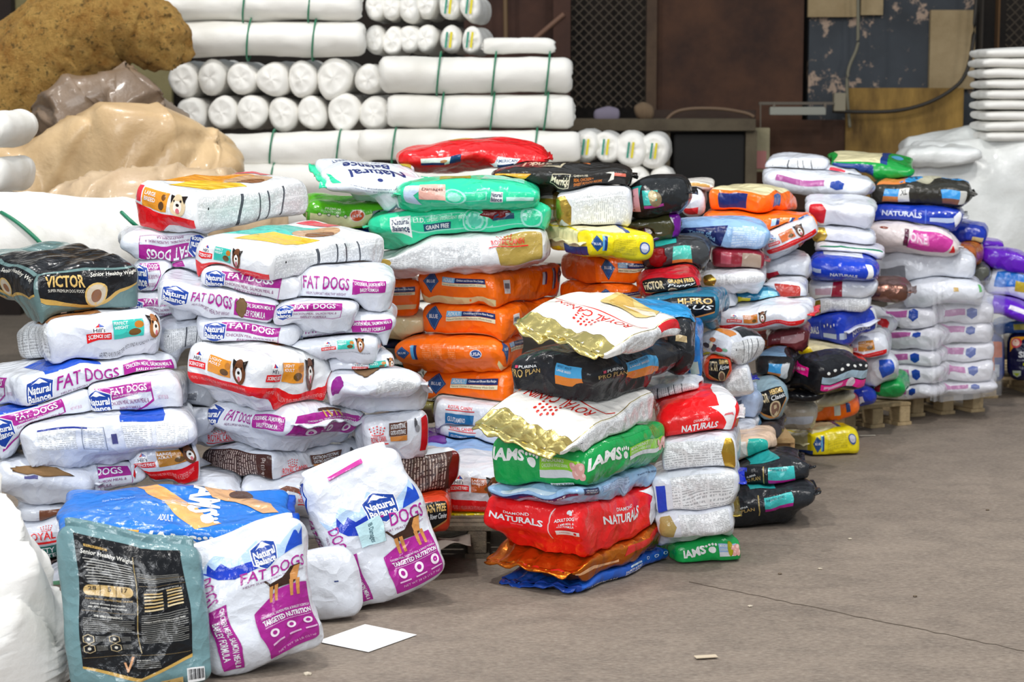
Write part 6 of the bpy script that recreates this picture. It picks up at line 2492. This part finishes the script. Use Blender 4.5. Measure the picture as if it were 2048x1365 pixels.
S('pale sack with grey stripes and dark green edge', 'dcdce8', 1636, 516, 1758, 530, 34, 10.2, g=GH, F='one|1c7a54|0|.8|1|1 + one|b0b0c8|.2|.2|.6|.5')
S('royal blue sack with white lettering, middle of the upper right', '1440c8', 1620, 562, 1752, 566, 50, 10.0, g=GH, F='natus', T='one|dfe4f4|.2|.2|.8|.8')
S('white sack with maroon band under the royal blue sack', W0, 1616, 600, 1748, 598, 38, 10.1, g=GH, F='one|a01c38|.32|0|.5|1 + one|c8a8b8|.05|.3|.3|.6')
S('brown foil sack end beside the maroon banded sack', '!8a6458', 1735, 606, 1820, 610, 44, 10.4, g=GH)
S('long plain white sack under the pink field sack', W0, 1750, 566, 1945, 566, 62, 11.0, g=GH, F='one|8a8c94|.05|.1|.3|.5', wr=1.4)
S('white sack with green tip under the long plain white sack', W0, 1808, 614, 1965, 610, 52, 10.9, g=GH, F='one|40b040|.93|.5|1|1 + one|c8a030|.6|.5|.66|.7')
S('silvery dark sack right of the long plain white sack', '5c5e54', 1928, 572, 1978, 570, 44, 11.4, g=GH, wr=1.8)
S('white sack with bright blue picture at the right picture edge', W0, 1970, 588, 2065, 604, 58, 11.5, mx=18, g=GH, F='one|2a78d0|.2|.4|.8|.95 + one|c0a828|.6|.3|.8|.6')
S('long violet sack sloping at the right picture edge', '6414c8', 1966, 618, 2065, 662, 38, 11.3, mx=30, g=GH, F='one|dfd8e8|.4|.6|.9|.95')
S('cream white sack above the long violet sack', 'e4e0d8', 1992, 628, 2070, 650, 42, 11.6, g=GH)
S('blue grey sack on top of the dark litter cartons', '24509a', 1990, 668, 2066, 668, 28, 11.9, g=GH, F='one|a8a040|.5|.4|.9|.8')
S('white sack with pink corner left of the violet sack', W0, 1922, 614, 1968, 608, 42, 11.2, g=GH, F='one|b83a80|.4|.5|1|.9')
S('white sack with red coiled plastic beside the wrapped pallet', W0, 1720, 662, 1790, 676, 38, 10.7, g=GH, F='one|d82c34|0|.3|.95|.95', wr=2.0, mx=20)
# shrink wrapped pallet of white sacks
GW = 'shrink wrapped white sacks with faint magenta bars'
rows = [(802, 34), (768, 36), (733, 38), (694, 40), (655, 42)]
side = ['left column', 'right column']
lev = ['lowest', 'second from below', 'third from below', 'fourth from below', 'topmost']
for i, (y, hp_) in enumerate(rows):
    for j, (x0, x1) in enumerate(((1748 + i * 2, 1876), (1868, 1992 - i * 1))):
        S('shrink wrapped white sack, %s in the %s' % (lev[i], side[j]), 'dcdce4', x0, y - (j * 8) + 2, x1, y - j * 14, hp_, 10.95 + .12 * j, a=(14 if j == 0 else -2), g=GW, D=.5, F='fdmini', wr=1.1)

SEAL_BY = {'black sack with turquoise and magenta box': ('R', '1c1d20'), 'black sack with teal fields': ('R', '1c1d20'), 'lime green': ('L', '5cc01c'), 'dark grey sack with orange': ('R', '1c1a18'),
           'black sack with blue orange size boxes': ('R', '1c1c1a'), 'glossy red sack with white torn': ('R', 'eceaec'), 'torn open white sack': ('R', 'dfe3ec'), 'navy and ice blue': ('R', '94bce8'),
           'maroon glossy sack': ('R', '8c4048'), 'silver sack with gold left': ('L', '!c8a850'), 'peach and teal': ('L', 'efd0b4'), 'brown foil sack end': ('R', '!8a6458'), 'royal blue sack with white end': ('R', 'e8eaf2'),
           'white sack with crumpled gold tip': ('L', '!d0b050'), 'white sack with bright pink field': ('R', 'e8dcdc'), 'teal sack with white title box': ('L', '30d8a2'), 'teal sack with pink damage': ('L', '30d8a2'),
           'white sack with ripped top': ('R', 'dfe3ec'), 'rounded white sack': ('R', 'dfe3ec'), 'yellow sack with blue diamond lying': ('L', 'ece2b4'), 'yellow sack with cream top': ('L', 'ece2b4')}
for i_, rec_ in enumerate(QUEUE):
    for k_, v_ in SEAL_BY.items():
        if rec_[1].startswith(k_) and not rec_[14]:
            QUEUE[i_] = rec_[:14] + ((v_,),) + rec_[15:]
build_queue()
